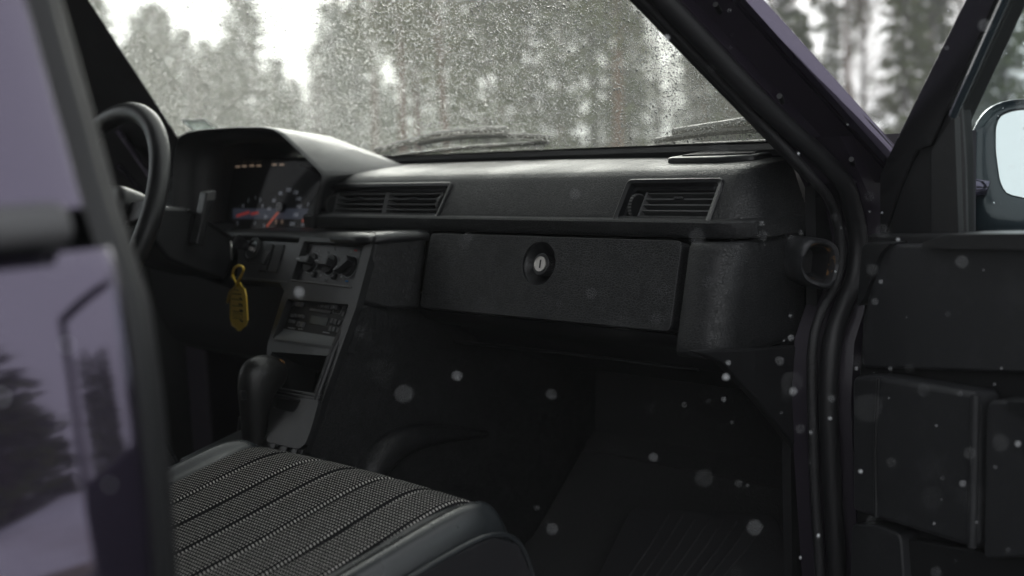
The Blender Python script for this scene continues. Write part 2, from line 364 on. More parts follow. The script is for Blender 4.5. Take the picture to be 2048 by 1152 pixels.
def vent(x0, x1, cols, wheel_sides):
    root = empty('air_vent', (0, 0, 0), CAR)
    v0, v1 = -.011, .052
    out = rrect(x0-.003, x1+.003, v0-.001, v1+.001, .008); inn = rrect(x0+.004, x1-.004, v0+.006, v1-.005, .004)
    inn2 = rrect(x0+.008, x1-.008, v0+.010, v1-.010, .003)
    rr = [UF.poly(out, -.004), UF.poly(out, .0015), UF.poly(rrect(x0-.001, x1+.001, v0+.001, v1-.001, .007), .0028), UF.poly(inn, .001), UF.poly(inn, -.008), UF.poly(inn2, -.008), UF.poly(inn2, -.05)]
    Vv, Ff = grid(rr, cv=True); fixn(mesh('vent_frame', Vv, Ff, M['plastic'], root, ang=30))
    UF.box('vent_duct', x0, x1, v0, v1, -.060, -.052, M['plastic_dark'], root)
    for a, b, s in cols:
        fr = Frame(UF.p(0, .020, -.016), (1, 0, 0), UF.V*math.cos(R(s)) + UF.N*math.sin(R(s)))
        for k in range(6):
            vv = -.0215 + k*.0083
            fr.box('slat', a+.003, b-.003, vv-.0007, vv+.0007, -.012, .004, M['slat'], root)
        for u in (a+.0015, b-.0015):
            fr.box('slat_end', u-.0013, u+.0013, -.0235, .022, -.014, .0045, M['slat'], root, bevel=.0006)
        # small grip in the middle of the second slat from the top
        g = [fr.prismg([(u, .0108), (u+.0012, .0108), (u+.0012, .0142), (u, .0142)], .003, .0065) for u in np.arange((a+b)/2-.007, (a+b)/2+.007, .0024)]
        Vg, Fg = join(g); mesh('slat_grip', Vg, Fg, M['plastic'], root)
    for u in wheel_sides:
        ring = []
        for k in range(26):
            a = 2*math.pi*k/26
            ring.append(slabg([UF.p(u+d, .021+.0165*math.sin(a+e), -.016+.0165*math.cos(a+e)) for d, e in ((-.0022, -.07), (.0022, -.07), (.0022, .07), (-.0022, .07))],
                              UF.V*math.sin(a)*.0016+UF.N*math.cos(a)*.0016))
        fixn(mesh('wheel_disc', *slabg([UF.p(u-.0018, .021+.0166*math.sin(2*math.pi*k/26), -.016+.0166*math.cos(2*math.pi*k/26)) for k in range(26)], (.0036, 0, 0)), M['plastic_dark'], root))
        Vg, Fg = join(ring); fixn(mesh('thumbwheel', Vg, Fg, M['dimw'], root))
    return root
M['dimw'] = mat('worn_grey_wheel', (.10, .10, .10), .5, .5)
mid = (VC[0]+VC[1])/2
v = vent(*VC, [(VC[0]+.018, mid-.001, 14), (mid+.001, VC[1]-.020, 14)], [VC[0]+.012, VC[1]-.013]); v['label'] = 'double slatted air vent with two thumbwheels beside the instrument hood'
v = vent(*VR, [(VR[0]+.022, VR[1]-.009, 0)], [VR[0]+.015]); v['label'] = 'single slatted air vent with one thumbwheel by the dashboard end'

# speaker cover and little sensor wedge on the dash top
tp = Frame((.45, .755, .9525), (1, 0, 0), (0, 1, .045))
sg = empty('speaker_cover', (0, 0, 0), CAR)
c0 = az(1366, 329, .9555); c1 = az(1498, 322, .960)
P = [(.515, .79), (.60, .782), (.645, .795), (.655, .90), (.60, .915), (.535, .905)]
zt = lambda y: .9535+(y-.79)*.07
slab('cover_base', [(x, y, zt(y)-.002) for x, y in rpoly(P, .01)], (0, 0, .009), M['plastic'], sg, bevel=.003)
for k in range(14):
    y = .800+k*.0072
    slab('slat', [(.535, y, zt(y)+.0072), (.635, y, zt(y)+.0072), (.635, y+.004, zt(y+.004)+.0072), (.535, y+.004, zt(y+.004)+.0072)], (0, 0, .0016), M['plastic_dark'], sg)
slab('sensor_wedge', [(.590, .905, .967), (.640, .905, .967), (.640, .935, .969), (.590, .935, .969)], (-.005, .008, .010), M['plastic'], CAR, bevel=.002)

# ------------------------------------------------------------------ glove box and dash end
GF = Frame((0, .656, .755), (1, 0, 0), (0, .03, .108))
gp = [GF.px(862, 468), GF.px(1364, 479), GF.px(1340, 664), GF.px(838, 614)]
gu0 = (gp[0][0]+gp[3][0])/2; gu1 = (gp[1][0]+gp[2][0])/2; gv1 = (gp[0][1]+gp[1][1])/2; gv0 = (gp[2][1]+gp[3][1])/2
lk = GF.px(1077, 527)
gb = holed(GF, 'glove_box_lid', rpoly([(gu0, gv0), (gu1, gv0), (gu1, gv1), (gu0, gv1)], .008, 3), [circ(lk[0], lk[1], .0285, 36)], -.02, 0, M['vinyl'], CAR, bevel=.0065, seg=4)
gb['label'] = 'wide black grained glove box lid with a round lock recess'
rr = [GF.poly(circ(lk[0], lk[1], r, 36), n) for r, n in ((.0290, -.0035), (.0275, -.006), (.024, -.012), (.019, -.0175), (.0145, -.0195), (.001, -.0195))]
Vv, Ff = grid(rr, cv=True); fixn(mesh('lock_recess', Vv, Ff, M['vinyl_fine'], gb))
GF.disc('lock_barrel', lk[0], lk[1], .0142, -.0198, -.004, M['plastic'], gb, n=40, bevel=.001)
kn = [slabg([GF.p(lk[0]+.0141*math.cos(a+e), lk[1]+.0141*math.sin(a+e), -.018) for e in (-.04, .04)] + [GF.p(lk[0]+.0149*math.cos(a), lk[1]+.0149*math.sin(a), -.018)], GF.N*.013) for a in np.arange(0, 6.28, .16)]
Vv, Ff = join(kn); mesh('barrel_rib', Vv, Ff, M['plastic'], gb, smooth=False)
GF.ring('lock_ring', circ(lk[0], lk[1], .0100), circ(lk[0], lk[1], .0088), -.005, -.0025, M['steel'], gb, bevel=.0003)
ld = GF.disc('lock_face', lk[0], lk[1], .0088, -.006, -.0032, M['steel'], gb)
GF.box('key_slot', lk[0]-.0011, lk[0]+.0011, lk[1]-.0055, lk[1]+.0055, -.0036, -.0029, M['plastic_dark'], gb)
# block at the dash end
ew = .008; eb = []
eu = gu1+ew
for z, i in ((gv1-.006, .016), (gv1-.001, .008), (gv1-.003, .003), (gv1-.010, 0), (.055, 0), (.0, 0), (-.014, .001), (-.020, .004), (-.023, .014)):
    p0 = GF.p(0, z, 0); y0 = p0[1]+i; r = []
    for f in (0,): r.append((eu, y0+.006, p0[2])); r.append((eu+.004, y0, p0[2]))
    r.append((.652, y0, p0[2]))
    for f in (15, 35, 55, 75, 90):
        a = R(f); r.append((.652+(.030-i*.6)*math.sin(a), y0+.034*(1-math.cos(a)), p0[2]))
    r.append((.686-i*.6, .835, p0[2])); eb.append(r)
Vv, Ff = grid(eb); o = fixn(mesh('dashboard_end_block', Vv, Ff, M['vinyl'], CAR, ang=70)); o['label'] = 'rounded black block closing the dashboard beside the glove box'
# under the glove box
rows = []
for x in (gu0-.01, .25, .45, gu1, gu1+.004):
    rows.append([(x, .664, .757), (x, .680, .742), (x, .715, .728), (x, .74, .724), (x, .775, .700), (x, .783, .690), (x, .80, .688), (x, .98, .62)])
Vv, Ff = grid(rows); fixn(mesh('under_dash_panel', Vv, Ff, M['plastic_dark'], CAR, ang=30))
tube('under_dash_edge', [ay(910, 683, .772), ay(1150, 709, .772), ay(1396, 740, .772)], .0022, M['plastic'], CAR)
lp = [ax(1368, 700, .672), ax(1480, 696, .678), ax(1597, 688, .68), ax(1592, 915, .68), ax(1500, 800, .676), ax(1425, 722, .672)]
slab('lower_side_panel', lp, (.012, 0, 0), M['plastic_dark'], CAR, bevel=.003)
slab('kick_panel', [(.672, .80, .25), (.672, .80, .90), (.672, 1.25, .90), (.672, 1.25, .25)], (.012, 0, 0), M['plastic_dark'], CAR)
slab('textured_kick_trim', [ax(1594, 752, .686), ax(1619, 756, .686), ax(1622, 948, .686), ax(1597, 944, .686)], (.01, 0, 0), M['ribbed'], CAR, bevel=.002)

slab('light_leak_filler', [(.690, .832, .30), (.690, .832, .962), (.690, 1.10, .955), (.690, 1.10, .30)], (.014, 0, 0), M['plastic_dark'], CAR)  # added dark slab that stops outside light leaking in past the dash end
# ------------------------------------------------------------------ centre stack
fd = np.array((math.sin(R(4)), math.cos(R(4)), 0)); CU = np.array((math.cos(R(4)), -math.sin(R(4)), 0))
CF = Frame((.12, .62, .855), CU, .46*fd + np.array((0, 0, .888)))
def cp(*pts, n=0): return [CF.px(x, y, n) for x, y in pts]
# lip running above the heater panel towards the instruments, and the block beside the glove box
LB = []
path = [ay(440, 470, .69), ay(475, 468, .655), ax(600, 473, -.11), ax(690, 476, .07), ax(738, 478, .117), ax(752, 477, .132), ax(800, 472, .145), ax(858, 469, .158)]
for p in path: LB.append(p)
path = catmull(path, 5); rows = []
for i, p in enumerate(path):
    t = path[min(i+1, len(path)-1)]-path[max(i-1, 0)]; t /= np.linalg.norm(t); o = np.cross(t, (0, 0, 1)); o[2] = 0; o /= np.linalg.norm(o)
    rows.append([p - o*.09 + np.array((0, 0, .004)), p - o*.02 + np.array((0, 0, .0065)), p - o*.006 + np.array((0, 0, .005)), p+o*.001+np.array((0, 0, .001)), p + o*.002 + np.array((0, 0, -.005)), p - o*.003 + np.array((0, 0, -.0095)), p - o*.02 + np.array((0, 0, -.011))])
Vv, Ff = grid(rows); lip = fixn(mesh('dash_lip', Vv, Ff, M['vinyl_fine'], CAR, ang=80))
SB = Frame((.128, .614, .80), (.030, .086, 0), (0, 0, 1))
o = slab('stack_side_block', [SB.p(*SB.px(x, y)) for x, y in ((748, 478), (800, 473), (857, 470), (840, 618), (780, 622), (714, 606))], -SB.N*.07, M['vinyl'], CAR, bevel=.008, seg=4)
# stack face plate with openings for heater panel, radio, tray, lower flap
heat = cp((608, 482), (728, 490), (703, 573), (582, 559))
radio = cp((575, 598), (697, 609), (671, 693), (545, 677))
tray = cp((543, 704), (668, 713), (640, 790), (530, 770))
outer = cp((600, 474), (748, 480), (714, 606), (712, 614), (606, 908), (524, 895), (534, 690), (566, 588))
o = holed(CF, 'stack_face', rpoly(outer, .006, 3), [rpoly(heat, .003, 3), rpoly(radio, .003, 3), rpoly(tray, .003, 3)], -.012, 0, M['stack'], CAR, bevel=.0018)
o['label'] = 'black centre stack face holding heater knobs, radio and storage tray'
# side wall of the console below the dash
edge = [ax(x, y, .121) for x, y in ((712, 612), (690, 664), (672, 702), (640, 792), (615, 882), (606, 910))]
wall = [np.array(p) for p in edge] + [np.array((.121, .47, .30)), np.array((.121, 1.15, .30)), np.array((.121, 1.15, .78))]
slab('console_side_wall', wall, (-.02, 0, 0), M['vinyl'], CAR, bevel=.006, seg=3)
tube('console_edge_bead', [p+np.array((-.004, -.001, .0)) for p in edge], .0045, M['vinyl_fine'], CAR, n=10)
# bulge where the footwell carpet meets the console
arch = [ax(x, y, .125) for x, y in ((722, 985), (745, 935), (785, 893), (840, 872), (905, 868), (975, 868))]
tube('console_rib', arch, [.026, .026, .024, .020, .012, .004], M['vinyl'], CAR, n=14, k=5)

# heater control panel
hp = empty('heater_panel', (0, 0, 0), CAR); hp['label'] = 'heater control panel with three round knobs'
CF.prism('panel_back', inset(heat, -.006), -.020, -.010, M['plastic'], hp)
b0, b1 = CF.px(584, 561), CF.px(702, 575)
tube('panel_trim', [CF.p(*b0, .001), CF.p(*b1, .001)], .0014, M['dimw'], hp, n=8)
for i, (x, y, rot) in enumerate(((622, 525, 182), (660, 529, 182), (699, 533, 222))):
    u, w = CF.px(x, y, -.008)
    CF.ring('knob_dial', circ(u, w, .0172), circ(u, w, .0162), -.0102, -.0092, M['dimprint'], hp)
    kd = CF.disc('knob', u, w, .0150, -.0101, -.004, M['plastic_dark'], hp, bevel=.001)
    f2 = Frame(CF.p(u, w, -.005), CF.U*math.cos(R(rot))+CF.V*math.sin(R(rot)), CF.V*math.cos(R(rot))-CF.U*math.sin(R(rot)))
    if f2.N @ CF.N < 0: f2.V = -f2.V; f2.N = -f2.N
    f2.prism('knob_grip', [(-.013, -.0055), (.010, -.0048), (.0185, -.0022), (.0185, .0022), (.010, .0048), (-.013, .0055)], 0, .0125, M['plastic'], kd, bevel=.0012)
    f2.box('knob_mark', .009, .0182, -.0007, .0007, .0125, .0131, M['whiteprint'], kd)
for x, y in ((629, 549), (670, 553)):
    u, w = CF.px(x, y, -.01); CF.box('button', u-.0045, u+.0045, w-.0045, w+.0045, -.0101, -.006, M['plastic_dark'], hp, bevel=.0008)
    CF.ring('button_mark', circ(u-.001, w, .0020, 10), circ(u-.001, w, .0014, 10), -.0059, -.0055, M['dimprint'], hp)
def ctext(s, x, y, size, mt, par, n=-.0094, rot=0, name='panel_print'):
    u, w = CF.px(x, y, n); return text(name, s, size, CF, u, w, n, mt, par, rot)
for s, x, y in (('0', 614, 508), ('1', 631, 497), ('2', 638, 502), ('3', 640, 512), ('4', 638, 527), ('25', 702, 503), ('20', 691, 515), ('15', 682, 547), ('10', 686, 557)):
    ctext(s, x, y, .0052, M['dimprint'], hp)
for x, y in ((656, 505), (670, 499), (677, 527), (641, 551), (651, 560), (683, 553)):
    u, w = CF.px(x, y, -.0094); CF.ring('panel_symbol', circ(u, w, .0022, 8), circ(u, w, .0014, 8), -.0101, -.0094, M['dimprint'], hp)
u, w = CF.px(711, 501, -.0094); CF.box('hot_mark', u-.003, u+.003, w-.001, w+.001, -.0101, -.0092, M['redprint'], hp)
u, w = CF.px(693, 562, -.0094); CF.box('cold_mark', u-.003, u+.003, w-.001, w+.001, -.0101, -.0092, M['blueprint'], hp)

# radio
rd = empty('car_radio', (0, 0, 0), CAR); rd['label'] = 'black car radio with small buttons and dim display'
rf = cp((580, 590), (700, 604), (676, 676), (556, 664))
CF.prism('radio_face', inset(radio, -.004), -.030, -.0165, M['plastic_dark'], rd)
sh = [CF.p(*CF.px(566, 657, -.014), -.014), CF.p(*CF.px(677, 675, -.014), -.014), CF.p(*CF.px(670, 694, .0), .0), CF.p(*CF.px(546, 678, .0), .0)]
slab('radio_ledge', sh, -CF.V*.004, M['ledge'], rd)
def rbox(name, x0, y0, x1, y1, n0, n1, mt, par=rd, bv=.0006):
    ym, xm = (y0+y1)/2, (x0+x1)/2; a = (CF.px(x0, ym, n1)[0], CF.px(xm, y0, n1)[1]); b = (CF.px(x1, ym, n1)[0], CF.px(xm, y1, n1)[1])
    return CF.box(name, min(a[0], b[0]), max(a[0], b[0]), min(a[1], b[1]), max(a[1], b[1]), n0, n1, mt, par, bevel=bv)
R0, R1 = -.0166, -.0125
rbox('cassette_slot', 614, 601, 660, 616, R0, -.0160, M['plastic_dark'])
rbox('slot_edge', 618, 619, 660, 624, R0, -.013, M['slat'])
rbox('radio_display', 620, 632, 656, 650, R0, -.0155, M['lcd'])
ctext('1 88-888', 647, 612, .0085, M['dimprint'], rd, n=-.0157, name='radio_digits')
u, w = CF.px(580, 603, R1); CF.disc('volume_knob', u, w, .0085, R0, -.006, M['slat'], rd, bevel=.001)
rbox('button', 591, 598, 602, 612, R0, -.010, M['slat'])
for x in (661, 668): rbox('button', x, 607, x+6, 618, R0, -.010, M['slat'])
u0_, w0_ = CF.px(664, 615, R1)[0], CF.px(672, 604, R1)[1]; u1_, w1_ = CF.px(681, 615, R1)[0], CF.px(672, 626, R1)[1]
CF.ring('rocker_outline', rrect(u0_, u1_, w1_, w0_, .002), inset(rrect(u0_, u1_, w1_, w0_, .002), .0006), R0, -.0158, M['dimprint'], rd)
for x, y in ((685, 607), (683, 623)): rbox('button', x, y, x+5, y+9, R0, R1, M['slat'])
for x, y in ((660, 636), (667, 638), (675, 640), (657, 652), (664, 653), (672, 655)): rbox('button', x, y, x+5, y+10, R0, R1, M['slat'])
for x, y in ((580, 627), (587, 627), (594, 628), (601, 629), (576, 638), (583, 639)): rbox('button', x, y, x+4, y+6, R0, R1, M['slat'])
for x, y in ((593, 642), (600, 643)): rbox('button', x, y, x+5, y+10, R0, -.0115, M['slat'])
for x, y, wd_ in ((594, 589, 9), (606, 590, 5), (576, 655, 14), (596, 657, 4), (601, 657, 4), (645, 664, 14), (669, 601, 4), (677, 601, 4)):
    rbox('radio_mark', x, y, x+wd_, y+2, R0, -.0161, M['dimprint'], bv=0)

# storage tray and lower flap
tr = empty('storage_tray', (0, 0, 0), CAR)
it = rpoly(tray, .003, 3)
Vv, Ff = grid([CF.poly(it, -.002), CF.poly(inset(it, .012), -.08)], cv=True); fixn(mesh('tray_wall', Vv, Ff, M['plastic_dark'], tr, ang=20))
CF.prism('tray_back', inset(tray, .006), -.084, -.078, M['plastic_dark'], tr)
for k in range(3):
    a, b = CF.px(547-k*2, 776+k*7, .004), CF.px(641-k*2, 792+k*7, .004)
    tube('tray_lip', [CF.p(*a, .002+.001*k), CF.p(*b, .002+.001*k)], .0028, M['plastic'], tr, n=8)
fp = cp((540, 786), (639, 801), (622, 862), (611, 890), (598, 899), (534, 884), n=.006)
flap = holed(CF, 'ashtray_flap', rpoly(fp, .006, 4), [rpoly(cp((549, 786), (604, 797), (596, 817), (588, 826), (546, 815), n=.006), .004, 3)], .000, .007, M['stack'], CAR, bevel=.0012)
CF.prism('flap_recess', cp((545, 780), (612, 795), (596, 834), (540, 822), n=.001), -.0005, .0012, M['plastic_dark'], flap)
for x, y in ((544, 891), (567, 897), (587, 902)):
    u, w = CF.px(x, y, .002); CF.box('console_button', u, u+.012, w-.004, w+.004, .0, .005, M['plastic'], CAR, bevel=.001)

# ------------------------------------------------------------------ instruments
BF = Frame((-.30, .672, .95), (1, .14, 0), (0, .06, 1))
rim = [(345, 452), (343, 400), (345, 330), (349, 296), (357, 274), (372, 264), (410, 258), (470, 254), (525, 254), (546, 258), (562, 268), (600, 303), (636, 338), (646, 352), (642, 372), (632, 420), (622, 456)]
rimu = [BF.px(x, y) for x, y in rim]; rimp = [BF.p(u, v) for u, v in rimu]
cen = np.mean(np.array(rimu), axis=0)
def shrink(k, d): return [(u+(cen[0]-u)*k, v+(cen[1]-v)*k+d) for u, v in rimu]
hood_back = []
for p in rimp:
    x, y, z = p; f = max(0, min(1, (z-.93)/.10)); top = .955
    hood_back.append((x + (-.02 if x > -.3 else .02)*0, .90 - .02*(1-f), min(z, top + (z-top)*.35)))
hood_back[14:] = [tuple(np.array(p)+np.array((-.01, .03, 0))) for p in rimp[14:]]
hood_mid = [np.array(a)*.45 + np.array(b)*.55 + np.array((0, 0, .012 if a[2] > .97 else 0)) for a, b in zip(rimp, hood_back)]
rows = [BF.poly(shrink(.16, -.012), -.075), BF.poly(shrink(.105, -.008), -.03), BF.poly(shrink(.05, -.003), -.028), BF.poly(shrink(.035, -.001), -.004), BF.poly(shrink(.015, 0), .0005), BF.poly(shrink(-.006, 0), -.002), BF.poly(shrink(-.016, 0), -.010), hood_mid, hood_back]
Vv, Ff = grid(rows); o = fixn(mesh('instrument_hood', Vv, Ff, M['vinyl_fine'], CAR, ang=75)); o['label'] = 'raised black hood over the instruments behind the steering wheel'
CL = empty('instrument_cluster', (0, 0, 0), CAR); CL['label'] = 'dark instrument panel with round dials and orange needles'
KF = Frame((-.33, .775, .90), (1, .10, 0), (0, .22, 1))
def kp(*pts, n=0): return [KF.px(x, y, n) for x, y in pts]
KF.prism('cluster_back', kp((400, 310), (600, 310), (660, 360), (668, 480), (400, 480)), -.03, -.02, M['gauge'], CL)
KF.prism('cluster_face', rpoly(kp((452, 345), (480, 330), (590, 326), (640, 350), (650, 470), (452, 470)), .01), -.021, 0, M['gauge'], CL)
KF.prism('gauge_band', kp((466, 417), (624, 417), (624, 438), (466, 438)), 0, .0008, M['bluegrey'], CL)
KF.prism('gauge_base', kp((466, 438.5), (624, 438.5), (626, 460), (466, 460)), 0, .0008, mat('brown_grey_gauge_base', (.05, .046, .045), .6, .3), CL)
def kline(name, x0, y0, x1, y1, wd_, mt, n=.003):
    a, b = np.array(KF.px(x0, y0, n)), np.array(KF.px(x1, y1, n)); d = (b-a)/np.linalg.norm(b-a); q = np.array((-d[1], d[0]))*wd_/2
    KF.prism(name, [a-q, b-q, b+q, a+q], n-.001, n, mt, CL)
kline('warning_mark', 473, 432, 498, 424, .0045, M['dialred']); kline('warning_mark', 502, 428, 516, 425, .0045, M['dialred'])
M['needle'] = emis('orange_needle', (.70, .12, .06), .25)
kline('needle', 533, 453, 560, 419, .0035, M['needle'], .008); kline('needle', 604, 443, 624, 424, .0035, M['needle'], .008)
u, w = KF.px(566, 416); KF.disc('needle_hub', u, w, .009, 0, .010, M['gloss'], CL)
for s, x, y in (('20', 531, 434), ('40', 538, 418), ('60', 548, 401), ('80', 561, 387), ('100', 577, 380), ('120', 591, 385), ('140', 597, 398), ('160', 598, 413), ('180', 591, 430), ('200', 584, 448), ('0', 528, 452), ('1', 511, 396), ('2', 497, 401), ('3', 520, 400), ('4', 486, 412), ('6', 525, 412), ('E', 475, 447), ('F', 510, 448), ('7', 616, 410), ('H', 605, 450)):
    u, w = KF.px(x, y, .002); text('dial_number', s, .0095, KF, u, w, .002, M['dial'], CL)
for s, x, y in (('0', 552, 444), ('0', 564, 444)):
    u, w = KF.px(x, y, .003); text('lit_digit', s, .011, KF, u, w, .003, M['amber'], CL)
for x, y in ((474, 333), (487, 332), (502, 331), (516, 331), (547, 329), (562, 329)):
    u, w = KF.px(x, y, .004); KF.box('warning_lamp', u-.0045, u+.0045, w-.0012, w+.0012, .0005, .004, M['amber'], CL)
KF.prism('cluster_cover', kp((445, 325), (650, 322), (655, 470), (445, 470), n=.02), .020, .022, M['lens'], CL)
# switch panel left of the heater controls
sp = cp((474, 478), (600, 484), (570, 566), (564, 562), (470, 551))
SPL = CF.prism('switch_panel', rpoly(sp, .004, 3), -.02, -.004, M['plastic'], CAR, bevel=.0015)
u, w = CF.px(503, 498); CF.ring('ignition_ring', circ(u, w, .021), circ(u, w, .0150), -.0045, .001, M['plastic_dark'], SPL, bevel=.001)
CF.disc('ignition_barrel', u, w, .015, -.0045, -.001, M['gloss'], SPL)
a, b = CF.px(530, 484), CF.px(543, 541)
o = CF.prism('rocker_switch', cp((531, 486), (545, 487), (530, 542), (514, 541)), -.0045, -.001, M['plastic_dark'], SPL, bevel=.001)
CF.prism('rocker_key', cp((532, 504), (541, 505), (529, 529), (520, 528)), -.0012, .003, M['plastic'], o, bevel=.001)
CF.prism('blank_switch', cp((549, 487), (566, 488), (551, 544), (533, 543)), -.0045, -.0015, M['plastic_dark'], SPL, bevel=.001)
# knee panel under the switches and driver side lower dash
lo_ = cp((470, 551), (574, 561), (566, 588), (470, 580))
CF.prism('knee_panel_edge', cp((455, 550), (576, 562), (570, 590), (556, 566), (455, 556), n=0), -.03, -.002, M['plastic'], CAR, bevel=.002)
rows = []
for x in (-.69, -.5, -.3, -.115): rows.append([(x, .70, .80), (x, .71, .78), (x, .72, .70), (x, .76, .62), (x, .80, .60), (x, 1.0, .58)])
Vv, Ff = grid(rows); fixn(mesh('driver_knee_panel', Vv, Ff, M['plastic_dark'], CAR, ang=50))
rows = [[(x, .70, .87), (x, .69, .862), (x, .69, .83), (x, .70, .80)] for x in (-.69, -.35)]
Vv, Ff = grid(rows); fixn(mesh('driver_lower_dash', Vv, Ff, M['vinyl_fine'], CAR))
UFd = Frame((-.61, .70, .885), (1, 0, 0), (0, .03, .0425))
dv = empty('driver_vent', (0, 0, 0), CAR)
UFd.ring('vent_frame', rrect(-.06, .06, -.01, .052, .006), rrect(-.054, .054, -.004, .046, .004), -.01, .003, M['plastic'], dv, bevel=.001)
for k in range(6): UFd.box('slat', -.053, .053, .0+k*.008, .0015+k*.008, -.012, .001, M['plastic'], dv)

# ------------------------------------------------------------------ steering wheel, column, lever
SW = empty('steering_wheel', (0, 0, 0), CAR); SW['label'] = 'black leather steering wheel with a thick rim'
wc = np.array((-.378, .455, .90)); wu = np.array((1., 0, 0)); wv = np.array((0, math.sin(R(24)), math.cos(R(24)))); wn = np.cross(wu, wv)
P = [wc + .183*(wu*math.cos(a)+wv*math.sin(a)) for a in np.linspace(0, 2*math.pi, 72, endpoint=False)]
tube('rim', P, .0165, M['vinyl_fine'], SW, n=16, closed=True)
WF = Frame(wc, wu, wv)
WF.prism('hub', rrect(-.085, .085, -.065, .055, .03, 6), -.05, .01, M['vinyl_fine'], SW, bevel=.015, seg=4)
for a in (8, 172, 235, 305):
    d = wu*math.cos(R(a)) + wv*math.sin(R(a)); q = np.cross(wn, d)
    slab('spoke', [wc+d*.06-q*.022-wn*.012, wc+d*.175-q*.014-wn*.006, wc+d*.175+q*.014-wn*.006, wc+d*.06+q*.022-wn*.012], -wn*.014, M['vinyl_fine'], SW, bevel=.005)
tube('steering_column', [wc-wn*.04, wc-wn*.30], .035, M['plastic_dark'], CAR, n=16)
# shroud round the column: a box with a sloping open top for the lever
sh_ax = -wn
def shr(x, y, X_): return ax(x, y, X_)
SHX = -.285
side = [ax(x, y, SHX) for x, y in ((372, 414), (392, 424), (478, 482), (474, 506), (452, 560), (392, 543), (335, 520), (300, 470), (318, 412))]
shroud = slab('column_shroud', side, (-.16, 0, 0), M['plastic'], CAR, bevel=.008, seg=3)
tube('shroud_ridge', [ax(x, y, SHX+.002) for x, y in ((376, 420), (470, 480))], .003, M['plastic'], shroud, n=8)
slab('lever_gate', [ax(x, y, SHX+.001) for x, y in ((383, 428), (412, 446), (400, 492), (374, 480))], (.0015, 0, 0), M['plastic_dark'], shroud)
lv = [ax(x, y, SHX+.028) for x, y in ((391, 488), (405, 430), (413, 384), (433, 380), (430, 403), (417, 436), (410, 492))]
slab('column_lever', lv, (-.022, 0, 0), M['plastic'], CAR, bevel=.003, seg=3)
slab('lever_gloss_end', [ax(x, y, SHX+.0285) for x, y in ((415, 387), (431, 383), (429, 400), (413, 401))], (.0008, 0, 0), M['dimw'], CAR)

# ------------------------------------------------------------------ key, ring and yellow tag (hang from the ignition)
KY = tag(empty('ignition_key', (0, 0, 0)), 'key with steel ring and yellow plastic tag hanging from the ignition', 'key')
ig = np.array(CF.p(*CF.px(503, 498), .001)); kb = ax(482, 492, ig[0]-.006) - np.array((0, .012, 0))
kf = Frame(ig, CF.N, CF.V)
slab('key_blade', [kf.p(-.012, -.003), kf.p(.008, -.003), kf.p(.008, .003), kf.p(-.012, .003)], CF.U*.002, M['steel'], KY)
slab('key_bow', [kf.p(*q) for q in rpoly([(.006, -.006), (.034, -.012), (.038, .006), (.030, .014), (.006, .006)], .004, 3)], CF.U*.004, M['gloss'], KY, bevel=.001)
rc = kf.p(.033, -.016) + CF.U*.002
Pp = [rc + .0145*(CF.U*.75*math.cos(a)+np.array((0, 0, 1))*math.sin(a)+CF.N*.4*math.cos(a)) for a in np.linspace(0, 6.283, 28, endpoint=False)]
tube('key_ring', Pp, .0013, M['steel'], KY, n=8, closed=True)
hang = rc + np.array((0, 0, -.0145)); TX = hang[0]
tgU = np.array((math.cos(R(25)), -math.sin(R(25)), 0)) + np.array((0, 0, .0)); TG = Frame(hang, tgU, (0, 0, 1))
def tp_(*pts): return [TG.px(x, y) for x, y in pts]
pts = tp_((470, 577), (475, 568), (481, 565), (484, 573), (490, 578), (493, 592), (496, 640), (493, 651), (486, 656), (482, 661), (477, 661), (473, 655), (465, 650), (462, 636), (462, 600), (464, 580))
hole = circ(*TG.px(478, 652), .0022, 10)
tgo = holed(TG, 'yellow_tag', pts, [hole], -.0012, .0006, M['yellow'], KY, bevel=.0004)
outl = [np.array(TG.p(*q, .0006)) for q in pts]
tube('tag_rim', outl, .0011, M['yellow'], tgo, n=6, closed=True)
lo_p = [TG.p(*TG.px(x, y), .002) for x, y in ((478, 570), (470, 556), (468, 546), (472, 536), (481, 531), (489, 535), (488, 545), (480, 560), (472, 574), (461, 588), (458, 604))]
tube('tag_strap', lo_p, .0021, M['yellow'], tgo, n=8, k=5)
for i, (y, a, b, h) in enumerate(((579, 470, 478, .0012), (587, 465, 484, .0014), (598, 464, 486, .0012), (596, 480, 485, .0026), (611, 465, 487, .0012), (608, 478, 486, .003), (622, 466, 487, .0012), (620, 480, 487, .003), (626, 467, 485, .0010), (636, 467, 484, .0010), (640, 480, 487, .0012), (641, 482, 486, .003))):
    p0, p1 = TG.px(a, y), TG.px(b, y+2)
    q = np.array(p1)-np.array(p0); q = np.array((-q[1], q[0]))/np.linalg.norm(q)*h/2
    TG.prism('tag_print', [np.array(p0)-q, np.array(p1)-q, np.array(p1)+q, np.array(p0)+q], .0006, .0009, M['ink'], tgo)
for k in range(8):
    p0 = TG.px(467+k*1.9, 628+k*.25); TG.box('tag_print', p0[0]-.0004, p0[0]+.0004, p0[1]-.005, p0[1], .0006, .0009, M['ink'], tgo)
p0 = TG.px(485, 632); TG.box('tag_print', p0[0]-.0013, p0[0]+.0010, p0[1]-.0035, p0[1]+.0035, .0006, .0009, M['ink'], tgo)

